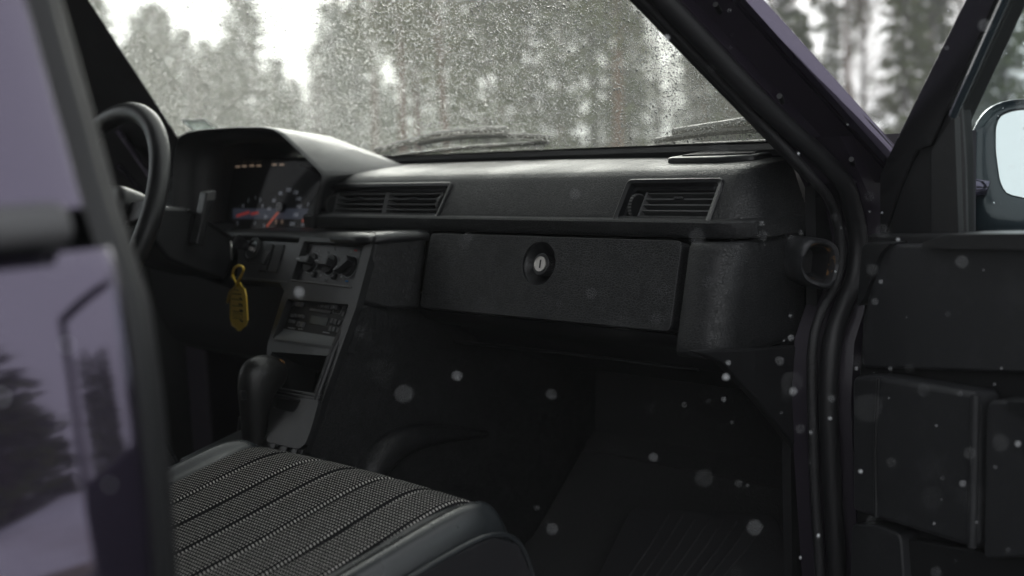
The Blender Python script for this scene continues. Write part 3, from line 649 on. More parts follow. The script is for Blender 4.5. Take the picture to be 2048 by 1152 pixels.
# ------------------------------------------------------------------ gear selector and tunnel
GS = empty('gear_selector', (0, 0, 0), CAR); GS['label'] = 'worn black gear selector with curved grip'
cs = [(912, 512, 24), (860, 510, 25), (822, 509, 27), (798, 512, 31), (783, 519, 38), (766, 525, 43), (748, 527, 44), (732, 524, 38), (720, 521, 28), (713, 520, 16), (710, 520, 4)]
rows = []
for y, x, hw in cs:
    p = ax(x, y, .0); hd = max(0, min(1, (810-y)/40)); ay_ = hw*(.00080+.00014*hd); ax_ = hw*(.00074-.00016*hd)
    rows.append([p + np.array((ax_*math.cos(a), ay_*math.sin(a), 0)) for a in np.linspace(0, 6.283, 20, endpoint=False)])
Vv, Ff = grid(rows, cv=True); Ff.append(tuple(range((len(rows)-1)*20, len(rows)*20)))
mesh('grip', Vv, Ff, mat('worn_black_grip', (.016, .016, .016), .36, .5, bump=('noise', 300, .0003), var=.12), GS, sub=1)
o = slab('release_button', [ax(x, y, .016) for x, y in ((483, 782), (494, 782), (495, 799), (484, 800))], (-.006, 0, 0), M['plastic'], GS, bevel=.001)
tube('selector_detail', [ax(560, 722, .008), ax(566, 726, .004)], .003, M['rust'], GS)
slab('tunnel', [(-.12, -.6, .28), (-.12, -.6, .53), (-.12, .47, .545), (-.12, .62, .60), (-.12, .62, .28)], (.24, 0, 0), M['vinyl_fine'], CAR, bevel=.02, seg=3)
slab('selector_surround', [(-.075, .40, .548), (.08, .40, .548), (.08, .58, .585), (-.075, .58, .585)], (0, 0, .012), M['plastic'], CAR, bevel=.006)
# pale curved edge of the console seen left of the selector
tube('console_left_rail', [ax(x, y, -.105) for x, y in ((380, 935), (430, 915), (470, 895), (485, 870), (490, 835))], .010, M['plastic'], CAR, n=10, k=5)

# ------------------------------------------------------------------ seats
def seat(cx, name, label, vin='seatvinyl'):
    S = empty(name, (0, 0, 0), CAR); S['label'] = label
    def cross(t):
        """section across the seat at fraction t from back (0) to front (1): (x, z) pairs"""
        w = .240 + .020*t; d = []
        d += [(-w+.022, -.17), (-w+.004, -.14), (-w, -.08), (-w+.003, -.03), (-w+.014, -.004), (-w+.024, .009), (-w+.036, .010), (-w+.046, .003), (-w+.052, -.004)]
        return d + [(-x, z) for x, z in d[::-1]]
    ys = [(-.05, .525, 1), (.02, .534, 1), (.10, .545, 1), (.18, .558, 1), (.26, .572, 1), (.33, .586, 1), (.385, .597, 1), (.425, .602, 1), (.452, .598, .98), (.470, .582, .95), (.478, .555, .90), (.476, .50, .86), (.462, .45, .84)]
    rows = []
    for y, z, s in ys:
        t = (y+.05)/.53; c = cross(t); base = .44
        rows.append([(cx + x*(s if abs(x) > .2 else 1), y, max(z+zz*(1 if s > .97 else .6), base) if zz > -.1 else min(z-.02, base)) for x, zz in c])
    Vv, Ff = grid(rows); fixn(mesh('cushion', Vv, Ff, M[vin], S, sub=2))
    # dark side panels with piping
    for sgn in (-1, 1):
        pr = [(-.05, .513), (.10, .533), (.25, .560), (.36, .580), (.42, .584), (.456, .566), (.474, .525), (.476, .48), (.468, .42), (-.05, .40)]
        out_ = [(cx + sgn*(.240 + .020*(y+.05)/.53 + .001), y, z) for y, z in pr]
        slab('side_panel', out_, (sgn*.006, 0, 0), M['seatside'], S, bevel=.004)
        tube('piping', [np.array((cx+sgn*(.245+.020*(y+.05)/.53), y, z+.001)) for y, z in pr[:9]], .0032, M['seatvinyl'], S, n=8, k=4)
    # cloth centre with stitched channels
    n = 73; rows = []; uv = []
    yy = catmull([(y, z, 0) for y, z, s in ys[:11]], 5); L = 0; prev = None
    for q in yy:
        y, z = q[0], q[1]
        if prev is not None: L += math.hypot(y-prev[0], z-prev[1])
        prev = (y, z); t = (y+.05)/.53; r = []
        for j in range(n):
            s = -1 + 2*j/(n-1); x = s*(.186+.016*t + .010*max(0, 1-abs(t-.96)/.05)*0)
            ch = abs(((s*.5+.5)*6) % 1 - .5)*2                       # 1 at a seam
            zz = .002 + .004*(1-s*s) - .0065*max(0, (ch-.80)/.20)**1.5 - .012*max(0, (abs(s)-.955)/.045)
            dn = 1 if y < .44 else .9
            r.append((cx+x, y + (.002+.006*(1-s*s))*max(0, min(1, (y-.44)/.03)), z + zz*dn)); uv.append((L, x))
        rows.append(r)
    Vv, Ff = grid(rows); o = fixn(mesh('cloth_panel', Vv, Ff, M['cloth'], S, uv=uv, ang=80))
    # backrest and head restraint
    br = []
    for h, dy, w in ((.0, 0, .23), (.06, -.01, .245), (.2, -.05, .25), (.38, -.11, .24), (.52, -.165, .22), (.58, -.19, .18)):
        y = -.075+dy; z = .53+h
        br.append([(cx+w*math.cos(a)*(1 if True else 0), y - .06 + .075*math.sin(a) - (.02*(math.cos(a)**4) if math.sin(a) > 0 else 0)*-1, z) for a in np.linspace(0, 6.283, 28, endpoint=False)])
    Vv, Ff = grid(br, cv=True); Ff.append(tuple(range(len(Vv)-28, len(Vv)))); fixn(mesh('backrest', Vv, Ff, M['seatside'], S, sub=1))
    hr = []
    for h, w, d in ((0, .10, .03), (.03, .13, .05), (.10, .13, .05), (.14, .10, .03)):
        hr.append([(cx+w*math.cos(a), -.335+d*math.sin(a)-h*.2, 1.15+h) for a in np.linspace(0, 6.283, 20, endpoint=False)])
    Vv, Ff = grid(hr, cv=True); Ff += [tuple(range(20)), tuple(range(60, 80))]; fixn(mesh('head_restraint', Vv, Ff, M['seatside'], S, sub=1))
    for s in (-.05, .05): tube('restraint_post', [(cx+s, -.32, 1.08), (cx+s, -.335, 1.17)], .006, M['steel'], S)
    for s in (-.18, .18): slab('seat_rail', [(cx+s-.02, -.05, .30), (cx+s+.02, -.05, .30), (cx+s+.02, .43, .30), (cx+s-.02, .43, .30)], (0, 0, .12), M['plastic_dark'], S)
    S.location.y = -.042; S.location.z = .006
    return S
seat(.323, 'passenger_seat', 'seat with black and white dotted cloth centre and grey vinyl edges')
seat(-.400, 'driver_seat', 'seat in front of the steering wheel', 'seatside')

# ------------------------------------------------------------------ floor, footwell
slab('floor', [(-.74, -1.9, .24), (.74, -1.9, .24), (.74, .92, .24), (-.74, .92, .24)], (0, 0, .055), M['carpet'], CAR)
slab('toe_board', [(-.70, .88, .292), (-.70, 1.10, .48), (-.70, 1.14, .95), (-.70, 1.20, .95), (-.70, 1.20, .26)], (1.40, 0, 0), M['carpet'], CAR)
slab('footwell_pad', [(.125, .80, .30), (.125, .92, .34), (.125, 1.06, .46), (.125, 1.08, .44), (.125, .90, .29)], (.52, 0, 0), M['carpet'], CAR, bevel=.01)
# ribbed rubber mat lying up the toe board
MT = tag(empty('floor_mat', (0, 0, 0)), 'black ribbed rubber mat lying in the passenger footwell', 'floor mat')
MF = Frame((.40, .80, .315), (1, 0, 0), (0, .82, .57))
tp1 = MF.px(1258, 1010); 
mat_poly = rpoly([(-.16, -.22), (.26, -.22), (.26, .20), (-.16, .20)], .03, 4)
mat_poly = [MF.px(x, y, .012) for x, y in ((1262, 1012), (1550, 1026), (1600, 1160), (1560, 1420), (1120, 1380), (1190, 1160))]
MF.prism('mat_sheet', rpoly(mat_poly, .02, 4), .0, .010, M['mat'], MT, bevel=.002)
for k in range(8):
    x0 = 1337+k*27; a, b = MF.px(x0, 1028+k*3, .011), MF.px(x0-78, 1150, .011)
    e = (a[0]+(b[0]-a[0])*1.7, a[1]+(b[1]-a[1])*1.7)
    tube('mat_rib', [MF.p(*a, .0105), MF.p(*((a[0]+b[0])/2+.002, (a[1]+b[1])/2), .0105), MF.p(*b, .0105), MF.p(*e, .0105)], .0022, M['mat'], MT, n=6)

# ------------------------------------------------------------------ windscreen
def ws(x, z): return np.array((x, .945 - .25*x*x - .885*(z-.965), z))
zs = np.linspace(.955, 1.36, 10); xs_ = np.linspace(-1, 1, 25)
rows = [[ws(s*(.70-.28*(z-.955)), z) for s in xs_] for z in zs]
Vv, Ff = grid(rows); W = mesh('windscreen', Vv, Ff, M['glass'], CAR, ang=180); W['label'] = 'wet windscreen covered in rain drops'
tube('windscreen_seal', [ws(x, .966)+np.array((0, -.006, 0)) for x in np.linspace(-.69, .69, 30)], .0095, M['rubber'], CAR, n=8)
# defroster slot dots along the lower edge
rows = [[ws(x, z)+np.array((0, -.003, 0)) for x in np.linspace(-.69, .69, 30)] for z in (.957, .976)]
Vv, Ff = grid(rows); mesh('black_glass_border', Vv, Ff, M['plastic_dark'], CAR)
# sticker behind the glass on the driver side
st = [ws(*q) for q in ((-.60, 1.040), (-.545, 1.038), (-.553, 1.058), (-.605, 1.061))]
nrm = np.cross(st[1]-st[0], st[3]-st[0]); nrm /= np.linalg.norm(nrm)
STK = tag(empty('windscreen_sticker'), 'small clear toll sticker holder on the wet windscreen by the instrument hood', 'sticker')
slab('sticker_pane', [p+np.array((0, -.004, 0)) for p in st], (0, -.002, 0), M['sideglass'], STK)
tube('sticker_edge', [p+np.array((0, -.0055, 0)) for p in st], .0022, mat('clear_pale_plastic', (.6, .63, .63), .3, .5), STK, n=6, closed=True)

# wipers outside the glass
def wnorm(x, z):
    a = ws(x+.001, z)-ws(x-.001, z); b = ws(x, z+.001)-ws(x, z-.001); n = np.cross(a, b); n /= np.linalg.norm(n); return n if n[1] > 0 else -n
def onws(px, py):
    r = ray(px, py); lo, hi = .5, 4
    for _ in range(50):
        m_ = (lo+hi)/2; p = CAM_POS+r*m_
        if p[1] < ws(p[0], p[2])[1]: lo = m_
        else: hi = m_
    return CAM_POS+r*lo
def wiper(name, label, bl, arm, br):
    root = tag(empty(name, (0, 0, 0), CAR), label)
    f = lambda L, d: [onws(x, y)+wnorm(onws(x, y)[0], onws(x, y)[2])*d for x, y in L]
    tube('wiper_blade', f(bl, .008), .0032, M['rubber'], root, n=8, k=4)
    tube('wiper_arm', f(arm, .024), [.006]*len(arm) , M['rubber'], root, n=8)
    tube('wiper_frame', f(br, .016), .0045, M['rubber'], root, n=8, k=4)
wiper('wiper', 'wet black wiper in the middle of the windscreen', [(740, 322), (900, 304), (1000, 297), (1092, 291)], [(740, 318), (860, 288), (960, 279), (1000, 280)], [(830, 300), (900, 288), (1000, 285), (1085, 289)])
wiper('wiper', 'wet black wiper beside the passenger windscreen pillar', [(1290, 302), (1400, 297), (1480, 294), (1580, 290)], [(1330, 288), (1430, 274), (1500, 264), (1580, 262)], [(1300, 297), (1400, 283), (1490, 276), (1580, 276)])

# ------------------------------------------------------------------ rain drops on the glass
def drops(name, label, centres, normals, rad, flat, parent=None):
    """closed lens shaped beads, one mesh"""
    n = len(centres); A = np.cross(normals, np.array((.3, .2, .93))); A /= np.linalg.norm(A, axis=1)[:, None]; B = np.cross(normals, A)
    K = 7; ang = np.arange(K)*2*math.pi/K; co, si = np.cos(ang), np.sin(ang)
    def ringv(k, h): return centres[:, None, :] + rad[:, None, None]*(k*(A[:, None, :]*co[None, :, None] + B[:, None, :]*si[None, :, None]) + (h*flat)[:, None, None]*normals[:, None, :])
    one = np.ones(n)
    V = np.concatenate([ringv(1.0, 0*one), ringv(1.0, 0*one), ringv(.74, .62*one), (centres + normals*(rad*flat)[:, None])[:, None, :]], axis=1)   # base, dome ring, mid, top
    per = 3*K+1; f = []
    f.append(list(range(K)))
    tri = []
    for k in range(1, K-1): tri.append((0, k, k+1))
    for k in range(K):
        k2 = (k+1) % K; tri += [(K+k2, K+k, 2*K+k), (K+k2, 2*K+k, 2*K+k2), (2*K+k2, 2*K+k, 3*K)]
    tri = np.array(tri); T = (tri[None] + (np.arange(n)*per)[:, None, None]).reshape(-1, 3)
    me = bpy.data.meshes.new(name); V = V.reshape(-1, 3)
    me.vertices.add(len(V)); me.vertices.foreach_set('co', V.ravel()); me.loops.add(T.size); me.loops.foreach_set('vertex_index', T.ravel().astype(np.int32))
    me.polygons.add(len(T)); me.polygons.foreach_set('loop_start', np.arange(0, T.size, 3).astype(np.int32)); me.polygons.foreach_set('loop_total', np.full(len(T), 3, np.int32))
    sm = np.ones(len(T), bool).reshape(n, -1); sm[:, :K-2] = False; me.polygons.foreach_set('use_smooth', sm.ravel()); me.update(); me.validate()
    me.materials.append(M['water']); o = bpy.data.objects.new(name, me); COL.objects.link(o); o.parent = parent
    return tag(o, label, 'rain drops' if parent is None else None, kind='stuff')
ND = 52000
dx = RNG.uniform(-.68, .68, ND); dz = RNG.uniform(.972, 1.26, ND)
C_ = np.stack([dx, .945-.25*dx*dx-.885*(dz-.965), dz], 1); Nn = np.stack([.5*dx, np.ones(ND), np.full(ND, .885)], 1); Nn /= np.linalg.norm(Nn, axis=1)[:, None]
rad = np.clip(RNG.lognormal(math.log(.00086), .32, ND), .0003, .0026)
drops('rain_drops', 'fine rain drops beading all over the windscreen', C_+Nn*.0006, Nn, rad, np.full(ND, .60))

# ------------------------------------------------------------------ body: pillar strips on the passenger side
def line3(a, xa, b, xb):
    p, q = ax(*a, xa), ax(*b, xb); return p, q
Ls = [line3((1572, 322), .700, (1258, 0), .620), line3((1598, 322), .712, (1288, 0), .632), line3((1668, 322), .742, (1362, 0), .662),
      line3((1752, 322), .778, (1462, 0), .698), line3((1764, 322), .792, (1476, 0), .712), line3((1780, 322), .798, (1490, 0), .716), line3((1786, 322), .800, (1495, 0), .717), line3((1801, 322), .800, (1508, 0), .716)]
def ext(L, t): return L[0] + (L[1]-L[0])*t
inn = np.array((-.01, .05, -.02))
def strip(name, ids, mt, t0=-.15, t1=2.15, offs=None, **kw):
    rows = []
    for t in np.linspace(t0, t1, 14):
        rows.append([ext(Ls[i], t) + (np.array(offs[k]) if offs else 0) for k, i in enumerate(ids)])
    Vv, Ff = grid(rows); return fixn(mesh(name, Vv, Ff, mt, CAR, ang=50, **kw))
def between(i, j, f, d=(0, 0, 0)):
    return (Ls[i][0]*(1-f)+Ls[j][0]*f+np.array(d), Ls[i][1]*(1-f)+Ls[j][1]*f+np.array(d))
# inner trim, wrapping forward to the glass
a0 = (Ls[0][0]+np.array((-.02, .10, -.03)), Ls[0][1]+np.array((-.02, .12, -.03)))
Ls += [a0, between(0, 1, .5, (0, -.006, .002)), between(2, 3, .12, (-.004, .02, 0)), between(2, 3, .5, (0, .012, 0)), between(3, 4, .5, (.002, .004, 0)), between(4, 5, .6, (.003, -.006, .004)), between(6, 7, .5, (.004, .01, .006)), (Ls[7][0]+np.array((-.06, .12, .0)), Ls[7][1]+np.array((-.06, .12, .02)))]
o = strip('pillar_trim', [8, 0, 9, 1], M['vinyl_fine']); o['label'] = 'black inner trim of the windscreen pillar'
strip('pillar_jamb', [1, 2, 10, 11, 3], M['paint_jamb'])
o = strip('pillar_outer', [3, 12, 4, 13, 5, 6, 14, 7, 15], M['paint']); o['label'] = 'purple painted outer edge of the windscreen pillar'
# door seal: down the pillar and the hinge post
sealpx = [(1608, 268), (1673, 347), (1704, 416), (1716, 477), (1711, 550), (1688, 611), (1664, 687), (1657, 801), (1662, 929), (1675, 1151), (1690, 1350)]
seal_low = [ax(x, y, .742) for x, y in sealpx]
up = [ext(between(1, 2, .5), t) + np.array((.006, -.012, .002)) for t in (2.15, 1.2, .7, .35)]
tube('door_seal', up + seal_low[1:], .0115, M['rubber'], CAR, n=14, k=6)['label'] = 'thick black rubber door seal along the pillar'
lippx = [(1552, 280), (1630, 362), (1666, 416), (1680, 477), (1680, 528), (1668, 573), (1639, 632), (1624, 706), (1625, 850), (1630, 992), (1640, 1151), (1650, 1350)]
up = [ext(Ls[1], t) + np.array((.0, -.006, .002)) for t in (2.15, 1.2, .7, .35)]
tube('seal_lip', up + [ax(x, y, .728) for x, y in lippx[1:]], .0058, M['ribbed'], CAR, n=10, k=6)
# hinge post surface between seal and outer skin
rows = []
for p in [ext(between(1, 2, .5), .15)] + seal_low[1:]:
    z = p[2]; rows.append([(.690, p[1]+.005, z), (.735, p[1]+.012, z), (.760, p[1]+.02, z), (.775, max(p[1]+.04, .90), z), (.800, .915, z), (.835, .93, z), (.845, .96, z)])
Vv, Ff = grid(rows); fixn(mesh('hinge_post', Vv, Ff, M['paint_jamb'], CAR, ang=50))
for x, y, X_ in ((1703, 325, .765), (1433, 18, .69), (1560, 200, .735)):
    p = ax(x, y, X_); tube('jamb_screw', [p+np.array((.004, -.008, .004)), p+np.array((-.004, .012, -.002))], .003, M['plastic_dark'], CAR, n=10)
# rubber duct mouth by the dash end
DM = empty('duct_mouth', (0, 0, 0), CAR); DM['label'] = 'worn rubber duct mouth with brown edge beside the door seal'
DF = Frame(ax(1632, 525, .722), (.55, .83, 0), (0, 0, 1))
if DF.N[0] < 0: DF.N = -DF.N
om = rpoly([DF.px(x, y) for x, y in ((1592, 490), (1608, 474), (1655, 478), (1672, 494), (1674, 520), (1662, 575), (1640, 580), (1600, 566), (1588, 540))], .008, 4)
im = rpoly([DF.px(x, y) for x, y in ((1612, 502), (1622, 490), (1648, 492), (1656, 504), (1655, 535), (1648, 563), (1610, 552), (1596, 525))], .006, 4)
n_ = min(len(om), len(im))
def resamp(P, n):
    P = np.array(P+[P[0]]); d = np.r_[0, np.cumsum(np.linalg.norm(np.diff(P, axis=0), axis=1))]; s = np.linspace(0, d[-1], n, endpoint=False)
    return [(np.interp(q, d, P[:, 0]), np.interp(q, d, P[:, 1])) for q in s]
om, im = resamp(om, 48), resamp(im, 48); oc = np.array(om); ic = np.array(im)
k0 = int(np.argmin(np.linalg.norm(oc-ic[0]-(oc.mean(0)-ic.mean(0)), axis=1))); om = om[k0:]+om[:k0]
mixp = lambda f: [tuple(np.array(a)*(1-f)+np.array(b)*f) for a, b in zip(om, im)]
rows = [DF.poly(om, -.03), DF.poly(om, .0), DF.poly(mixp(.12), .009), DF.poly(mixp(.35), .013), DF.poly(mixp(.66), .0115)]
Vv, Ff = grid(rows, cv=True); fixn(mesh('duct_rim', Vv, Ff, noisemix('worn_rubber', (.03, .031, .034), (.08, .08, .085), 60, .5, .75, .4), DM, ang=80))
rows = [DF.poly(mixp(.66), .0115), DF.poly(mixp(.88), .008), DF.poly(mixp(1.0), .004), DF.poly(mixp(1.02), .001)]
Vv, Ff = grid(rows, cv=True); fixn(mesh('worn_edge', Vv, Ff, noisemix('worn_brown_rim', (.02, .02, .022), (.24, .135, .06), 75, .55, .68, .7), DM))
rows = [DF.poly(mixp(1.02), .001), DF.poly(inset(im, .002), -.02), DF.poly(inset(im, .006), -.028)]
Vv, Ff = grid(rows, cv=True); Ff.append(tuple(range(96, 144))); fixn(mesh('duct_inside', Vv, Ff, M['rubber'], DM))

# ------------------------------------------------------------------ rear door and centre post on the passenger side
SEC = [(.20, .80), (.30, .835), (.45, .868), (.60, .878), (.70, .8725), (.75, .8705), (.80, .8665), (.85, .8585), (.90, .8475), (.93, .838), (.942, .830)]
def secx(z):
    return float(np.interp(z, [s[0] for s in SEC], [s[1] for s in SEC]))
def up_x(z): return .812 - (z-.965)*.40
zr = catmull([(z, x, 0) for z, x in SEC], 4)
EDGE = -.131
def edg(z): return EDGE - .07*max(0, .95-z)
RD = empty('rear_door', (0, 0, 0), CAR); RD['label'] = 'closed purple rear door reflecting trees and snow'
rows = []
for q in zr:
    z, x = q[0], q[1]
    rows.append([(x-.035, edg(z)+.012, z), (x-.012, edg(z)+.010, z), (x-.004, edg(z)+.006, z), (x, edg(z)-.002, z)] + [(x+.002*math.sin((EDGE-y)*3), y, z) for y in np.linspace(EDGE-.04, -1.05, 10)])
Vv, Ff = grid(rows); fixn(mesh('door_skin', Vv, Ff, M['paint'], RD, ang=60))
# upper door frame around the window
rows = []
for z in np.linspace(.963, 1.38, 8):
    x = up_x(z); rows.append([(x-.04, EDGE+.008, z), (x-.006, EDGE+.004, z), (x, EDGE-.003, z), (x, EDGE-.072, z), (x-.004, EDGE-.078, z), (x-.02, EDGE-.080, z)])
Vv, Ff = grid(rows); fixn(mesh('window_frame', Vv, Ff, M['paint'], RD, ang=60))
slab('window_glass', [(up_x(.955)-.016, EDGE-.07, .955), (up_x(1.36)-.016, EDGE-.07, 1.36), (up_x(1.36)-.016, -1.0, 1.36), (up_x(.955)-.016, -1.0, .955)], (-.004, 0, 0), M['darkglass'], RD)
slab('window_gasket', [(up_x(.963)+.001, EDGE-.066, .963), (up_x(1.36)+.001, EDGE-.066, 1.36), (up_x(1.36)+.001, EDGE-.082, 1.36), (up_x(.963)+.001, EDGE-.082, .963)], (-.01, 0, 0), M['rubber'], RD)
BM = [(.828, .945), (.840, .947), (.8435, .953), (.841, .962), (.832, .967), (.815, .967), (.808, .955)]
rows = [[(x, y, z) for x, z in BM] for y in (EDGE-.020, -.4, -1.05)]
Vv, Ff = grid(rows, cv=True); Ff.append(tuple(range(7))); fixn(mesh('belt_moulding', Vv, Ff, M['greytrim'], RD, bevel=.003))
o = slab('door_pull', [(.868, -.80, .80), (.868, -.95, .80), (.862, -.95, .835), (.862, -.80, .835)], (.02, 0, 0), M['gloss'], RD, bevel=.006)
# centre post with its seal, just ahead of the rear door
rows = []
for z in np.linspace(.22, 1.38, 26):
    x = secx(z) if z < .94 else up_x(z)
    rows.append([(x-.010, edg(z)+.004, z), (x-.010, edg(z)+.017, z), (x-.018, edg(z)+.025, z), (x-.045, edg(z)+.034, z), (x-.075, edg(z)+.036, z), (x-.10, edg(z)+.02, z), (x-.13, edg(z)-.03, z), (x-.14, edg(z)-.10, z)])
Vv, Ff = grid(rows); o = fixn(mesh('centre_post', Vv, Ff, M['plastic_dark'], CAR, ang=60)); o['label'] = 'dark centre post between the two side doors'
tube('centre_post_seal', [np.array(((secx(z) if z < .94 else up_x(z))-.052, edg(z)+.034, z)) for z in np.linspace(.30, 1.36, 22)], .011, M['rubber'], CAR, n=10)

# ------------------------------------------------------------------ open front door
TH = R(65); H0 = np.array((.82, .92, 0)); dd = np.array((math.sin(TH), -math.cos(TH), 0)); dn = np.array((-math.cos(TH), -math.sin(TH), 0))
DR = empty('front_door', (0, 0, 0), CAR); DR['label'] = 'open front door with black vinyl inner panel and wing mirror'
DI = Frame(H0 + dn*.14, dd, (0, 0, 1))
if DI.N @ dn < 0: DI.N = -DI.N
def dpx(*pts, n=0): return [DI.px(x, y, n) for x, y in pts]
# painted shell behind the trim
sh2 = [(-.0, .26), (-.0, .82), (.02, .84), (1.17, .87), (1.20, .80), (1.17, .55), (1.08, .30)]
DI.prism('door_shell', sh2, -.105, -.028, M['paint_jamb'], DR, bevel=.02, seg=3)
DI.prism('door_skin', sh2, -.135, -.107, M['paint'], DR, bevel=.012, seg=3)
DI.prism('door_inner_shell', dpx((1718, 470), (2300, 470), (2300, 1700), (1690, 1500), (1697, 800)), -.032, -.012, M['plastic_dark'], DR, bevel=.004)
o = DI.prism('upper_trim_panel', rpoly(dpx((1760, 500), (1782, 488), (2300, 488), (2300, 770), (2048, 745), (1727, 735), (1731, 640)), .012, 4), -.014, .004, M['doorvinyl'], DR, bevel=.007, seg=4)
DI.prism('trim_front_cap', rpoly(dpx((1738, 492), (1748, 484), (1800, 484), (1776, 505), (1738, 605), (1728, 612)), .006, 4), -.016, .010, M['plastic'], DR, bevel=.007, seg=4)
DI.prism('window_sill', rpoly(dpx((1868, 484), (1915, 466), (2300, 462), (2300, 500), (1868, 496)), .006, 3), -.03, .016, M['plastic'], DR, bevel=.006, seg=3)
arm = rpoly(dpx((1702, 752), (1758, 752), (1955, 786), (1952, 1100), (1760, 1040), (1702, 1022), n=.02), .010, 4)
o = DI.prism('map_pocket', arm, -.012, .020, M['doorvinyl'], DR, bevel=.008, seg=4)
e = [DI.p(*DI.px(x, y, .021), .021) for x, y in ((1757, 757), (1750, 900), (1752, 1035))]; tube('pocket_seam', e, .0018, M['plastic'], DR, n=8, k=4)
e = [DI.p(*DI.px(x, y, .022), .022) for x, y in ((1951, 790), (1948, 950), (1944, 1094))]; tube('pocket_piping', e, .0045, M['doorvinyl'], DR, n=10, k=4)
DI.prism('armrest', rpoly(dpx((1968, 800), (2200, 815), (2300, 1100), (1962, 1120), n=.02), .012, 4), -.012, .018, M['doorvinyl'], DR, bevel=.008, seg=3)
DI.prism('arm_pull', rpoly(dpx((2020, 800), (2250, 815), (2250, 835), (2020, 822), n=.03), .004, 3), .016, .034, M['plastic'], DR, bevel=.004)
DI.prism('lower_trim_panel', rpoly(dpx((1708, 1046), (1766, 1050), (1806, 1068), (1830, 1400), (1700, 1400), n=.01), .01, 4), -.014, .014, M['doorvinyl'], DR, bevel=.008, seg=3)
DI.prism('speaker_grille', rpoly(dpx((1815, 1075), (2300, 1160), (2300, 1400), (1830, 1400)), .01, 4), -.014, .003, M['plastic_dark'], DR, bevel=.004)
# window frame bar, sail panel, glass
D2 = Frame(H0 + dn*.09, dd, (0, 0, 1))
if D2.N @ dn < 0: D2.N = -D2.N
def d2(*pts, n=0): return [D2.px(x, y, n) for x, y in pts]
fr_ = d2((1776, 352), (1790, 318), (1948, 0), (2046, -200), (2110, -200), (2010, 0), (1905, 232), (1880, 290), (1850, 300), (1815, 380), (1780, 485), (1776, 485))
D2.prism('window_frame', fr_, -.03, .012, M['gloss'], DR, bevel=.004)
q0 = D2.px(2070, -200)
q1 = (q0[0]+(1.30-q0[1])*.86, 1.30)
D2.prism('window_top_rail', [(q0[0]-.02, q0[1]), (q0[0]+.02, q0[1]-.02), (q1[0]+.01, 1.27), (1.02, 1.285), (1.15, .87), (1.20, .87), (1.06, 1.325), (q1[0]-.02, 1.315)], -.03, .012, M['gloss'], DR, bevel=.004)
tube('frame_seal', [D2.p(*D2.px(x, y, .012), .014) for x, y in ((1909, 232), (2004, 20), (2104, -200))], .0045, M['teal'], DR, n=8)
D2.prism('mirror_panel', rpoly(d2((1776, 480), (1778, 440), (1800, 390), (1882, 250), (1912, 215), (1918, 300), (1920, 480)), .006, 3), -.02, .008, M['plastic_dark'], DR, bevel=.004)
D2.prism('mirror_panel_edge', rpoly(d2((1866, 300), (1912, 230), (1920, 470), (1866, 474), n=.012), .004, 3), .007, .014, M['plastic'], DR, bevel=.003)
D2.prism('door_glass', d2((1905, 480), (1905, 232), (2104, -200), (2600, -200), (2700, 480)), -.012, -.008, M['sideglass'], DR)
tube('glass_channel', [D2.p(*D2.px(x, y, -.004), -.002) for x, y in ((1917, 210), (1925, 330), (1928, 470))], .006, M['rubber'], DR, n=8)
# wing mirror on the outer side
MR = empty('wing_mirror', (0, 0, 0), DR); MR['label'] = 'dark wet wing mirror with bright glass seen through the door window'
D3 = Frame(H0 + dn*.09 - dn*.11 + np.array((0, 0, 0)), np.array((math.cos(R(12)), math.sin(R(12)), 0)), (0, .26, .965))
if D3.N[1] > 0: D3.N = -D3.N
mo = [D3.px(x, y) for x, y in ((1938, 262), (1968, 216), (2010, 198), (2080, 194), (2190, 200), (2215, 240), (2215, 400), (2180, 455), (2050, 474), (1990, 474), (1946, 470), (1934, 380))]
mi = [D3.px(x, y) for x, y in ((1990, 250), (2000, 226), (2030, 217), (2085, 216), (2180, 222), (2196, 248), (2196, 380), (2170, 402), (2060, 396), (2010, 385), (1998, 360), (1990, 300))]
mo2, mi2 = resamp(rpoly(mo, .012, 4), 56), resamp(rpoly(mi, .008, 4), 56)
oc = np.array(mo2); k0 = int(np.argmin(np.linalg.norm(oc-np.array(mi2[0])-(oc.mean(0)-np.array(mi2).mean(0)), axis=1))); mo2 = mo2[k0:]+mo2[:k0]
mm_ = lambda f: [tuple(np.array(a)*(1-f)+np.array(b)*f) for a, b in zip(mo2, mi2)]
rows = [D3.poly(inset(mo2, .05), -.085), D3.poly(inset(mo2, .02), -.065), D3.poly(inset(mo2, .004), -.03), D3.poly(mo2, -.004), D3.poly(mm_(.15), .002), D3.poly(mm_(.5), -.002), D3.poly(mm_(.9), -.002), D3.poly(mm_(1.0), -.010)]
Vv, Ff = grid(rows, cv=True); Ff.append(tuple(range(56))); fixn(mesh('mirror_housing', Vv, Ff, M['teal'], MR, ang=70))
D3.prism('mirror_glass', mi2, -.012, -.008, M['chrome'], MR)
slab('mirror_foot', [D3.p(*D3.px(x, y, -.02), -.02) for x, y in ((1945, 440), (2050, 436), (2060, 466), (1942, 470))], -D3.N*.05, M['teal'], MR, bevel=.006)
for a, b, r in (((0, .45), (.0, .55), .02), ((0, .75), (0, .83), .02)):
    p = H0+np.array((-.012, .0, 0)); tube('door_hinge', [p+np.array((0, 0, a[1])), p+np.array((0, 0, b[1]))], r*.8, M['paint_jamb'], DR, n=12)
# rain on the door window
nd = 5000; uu = RNG.uniform(.20, .62, nd); vv = RNG.uniform(.95, 1.26, nd)
Cd = D2.O[None]+uu[:, None]*D2.U[None]+vv[:, None]*D2.V[None]-D2.N[None]*.0125
drops('door_window_drops', 'rain drops on the glass of the open front door', Cd, np.repeat(-D2.N[None], nd, 0), np.clip(RNG.lognormal(math.log(.0010), .4, nd), .0004, .0028), np.full(nd, .5))

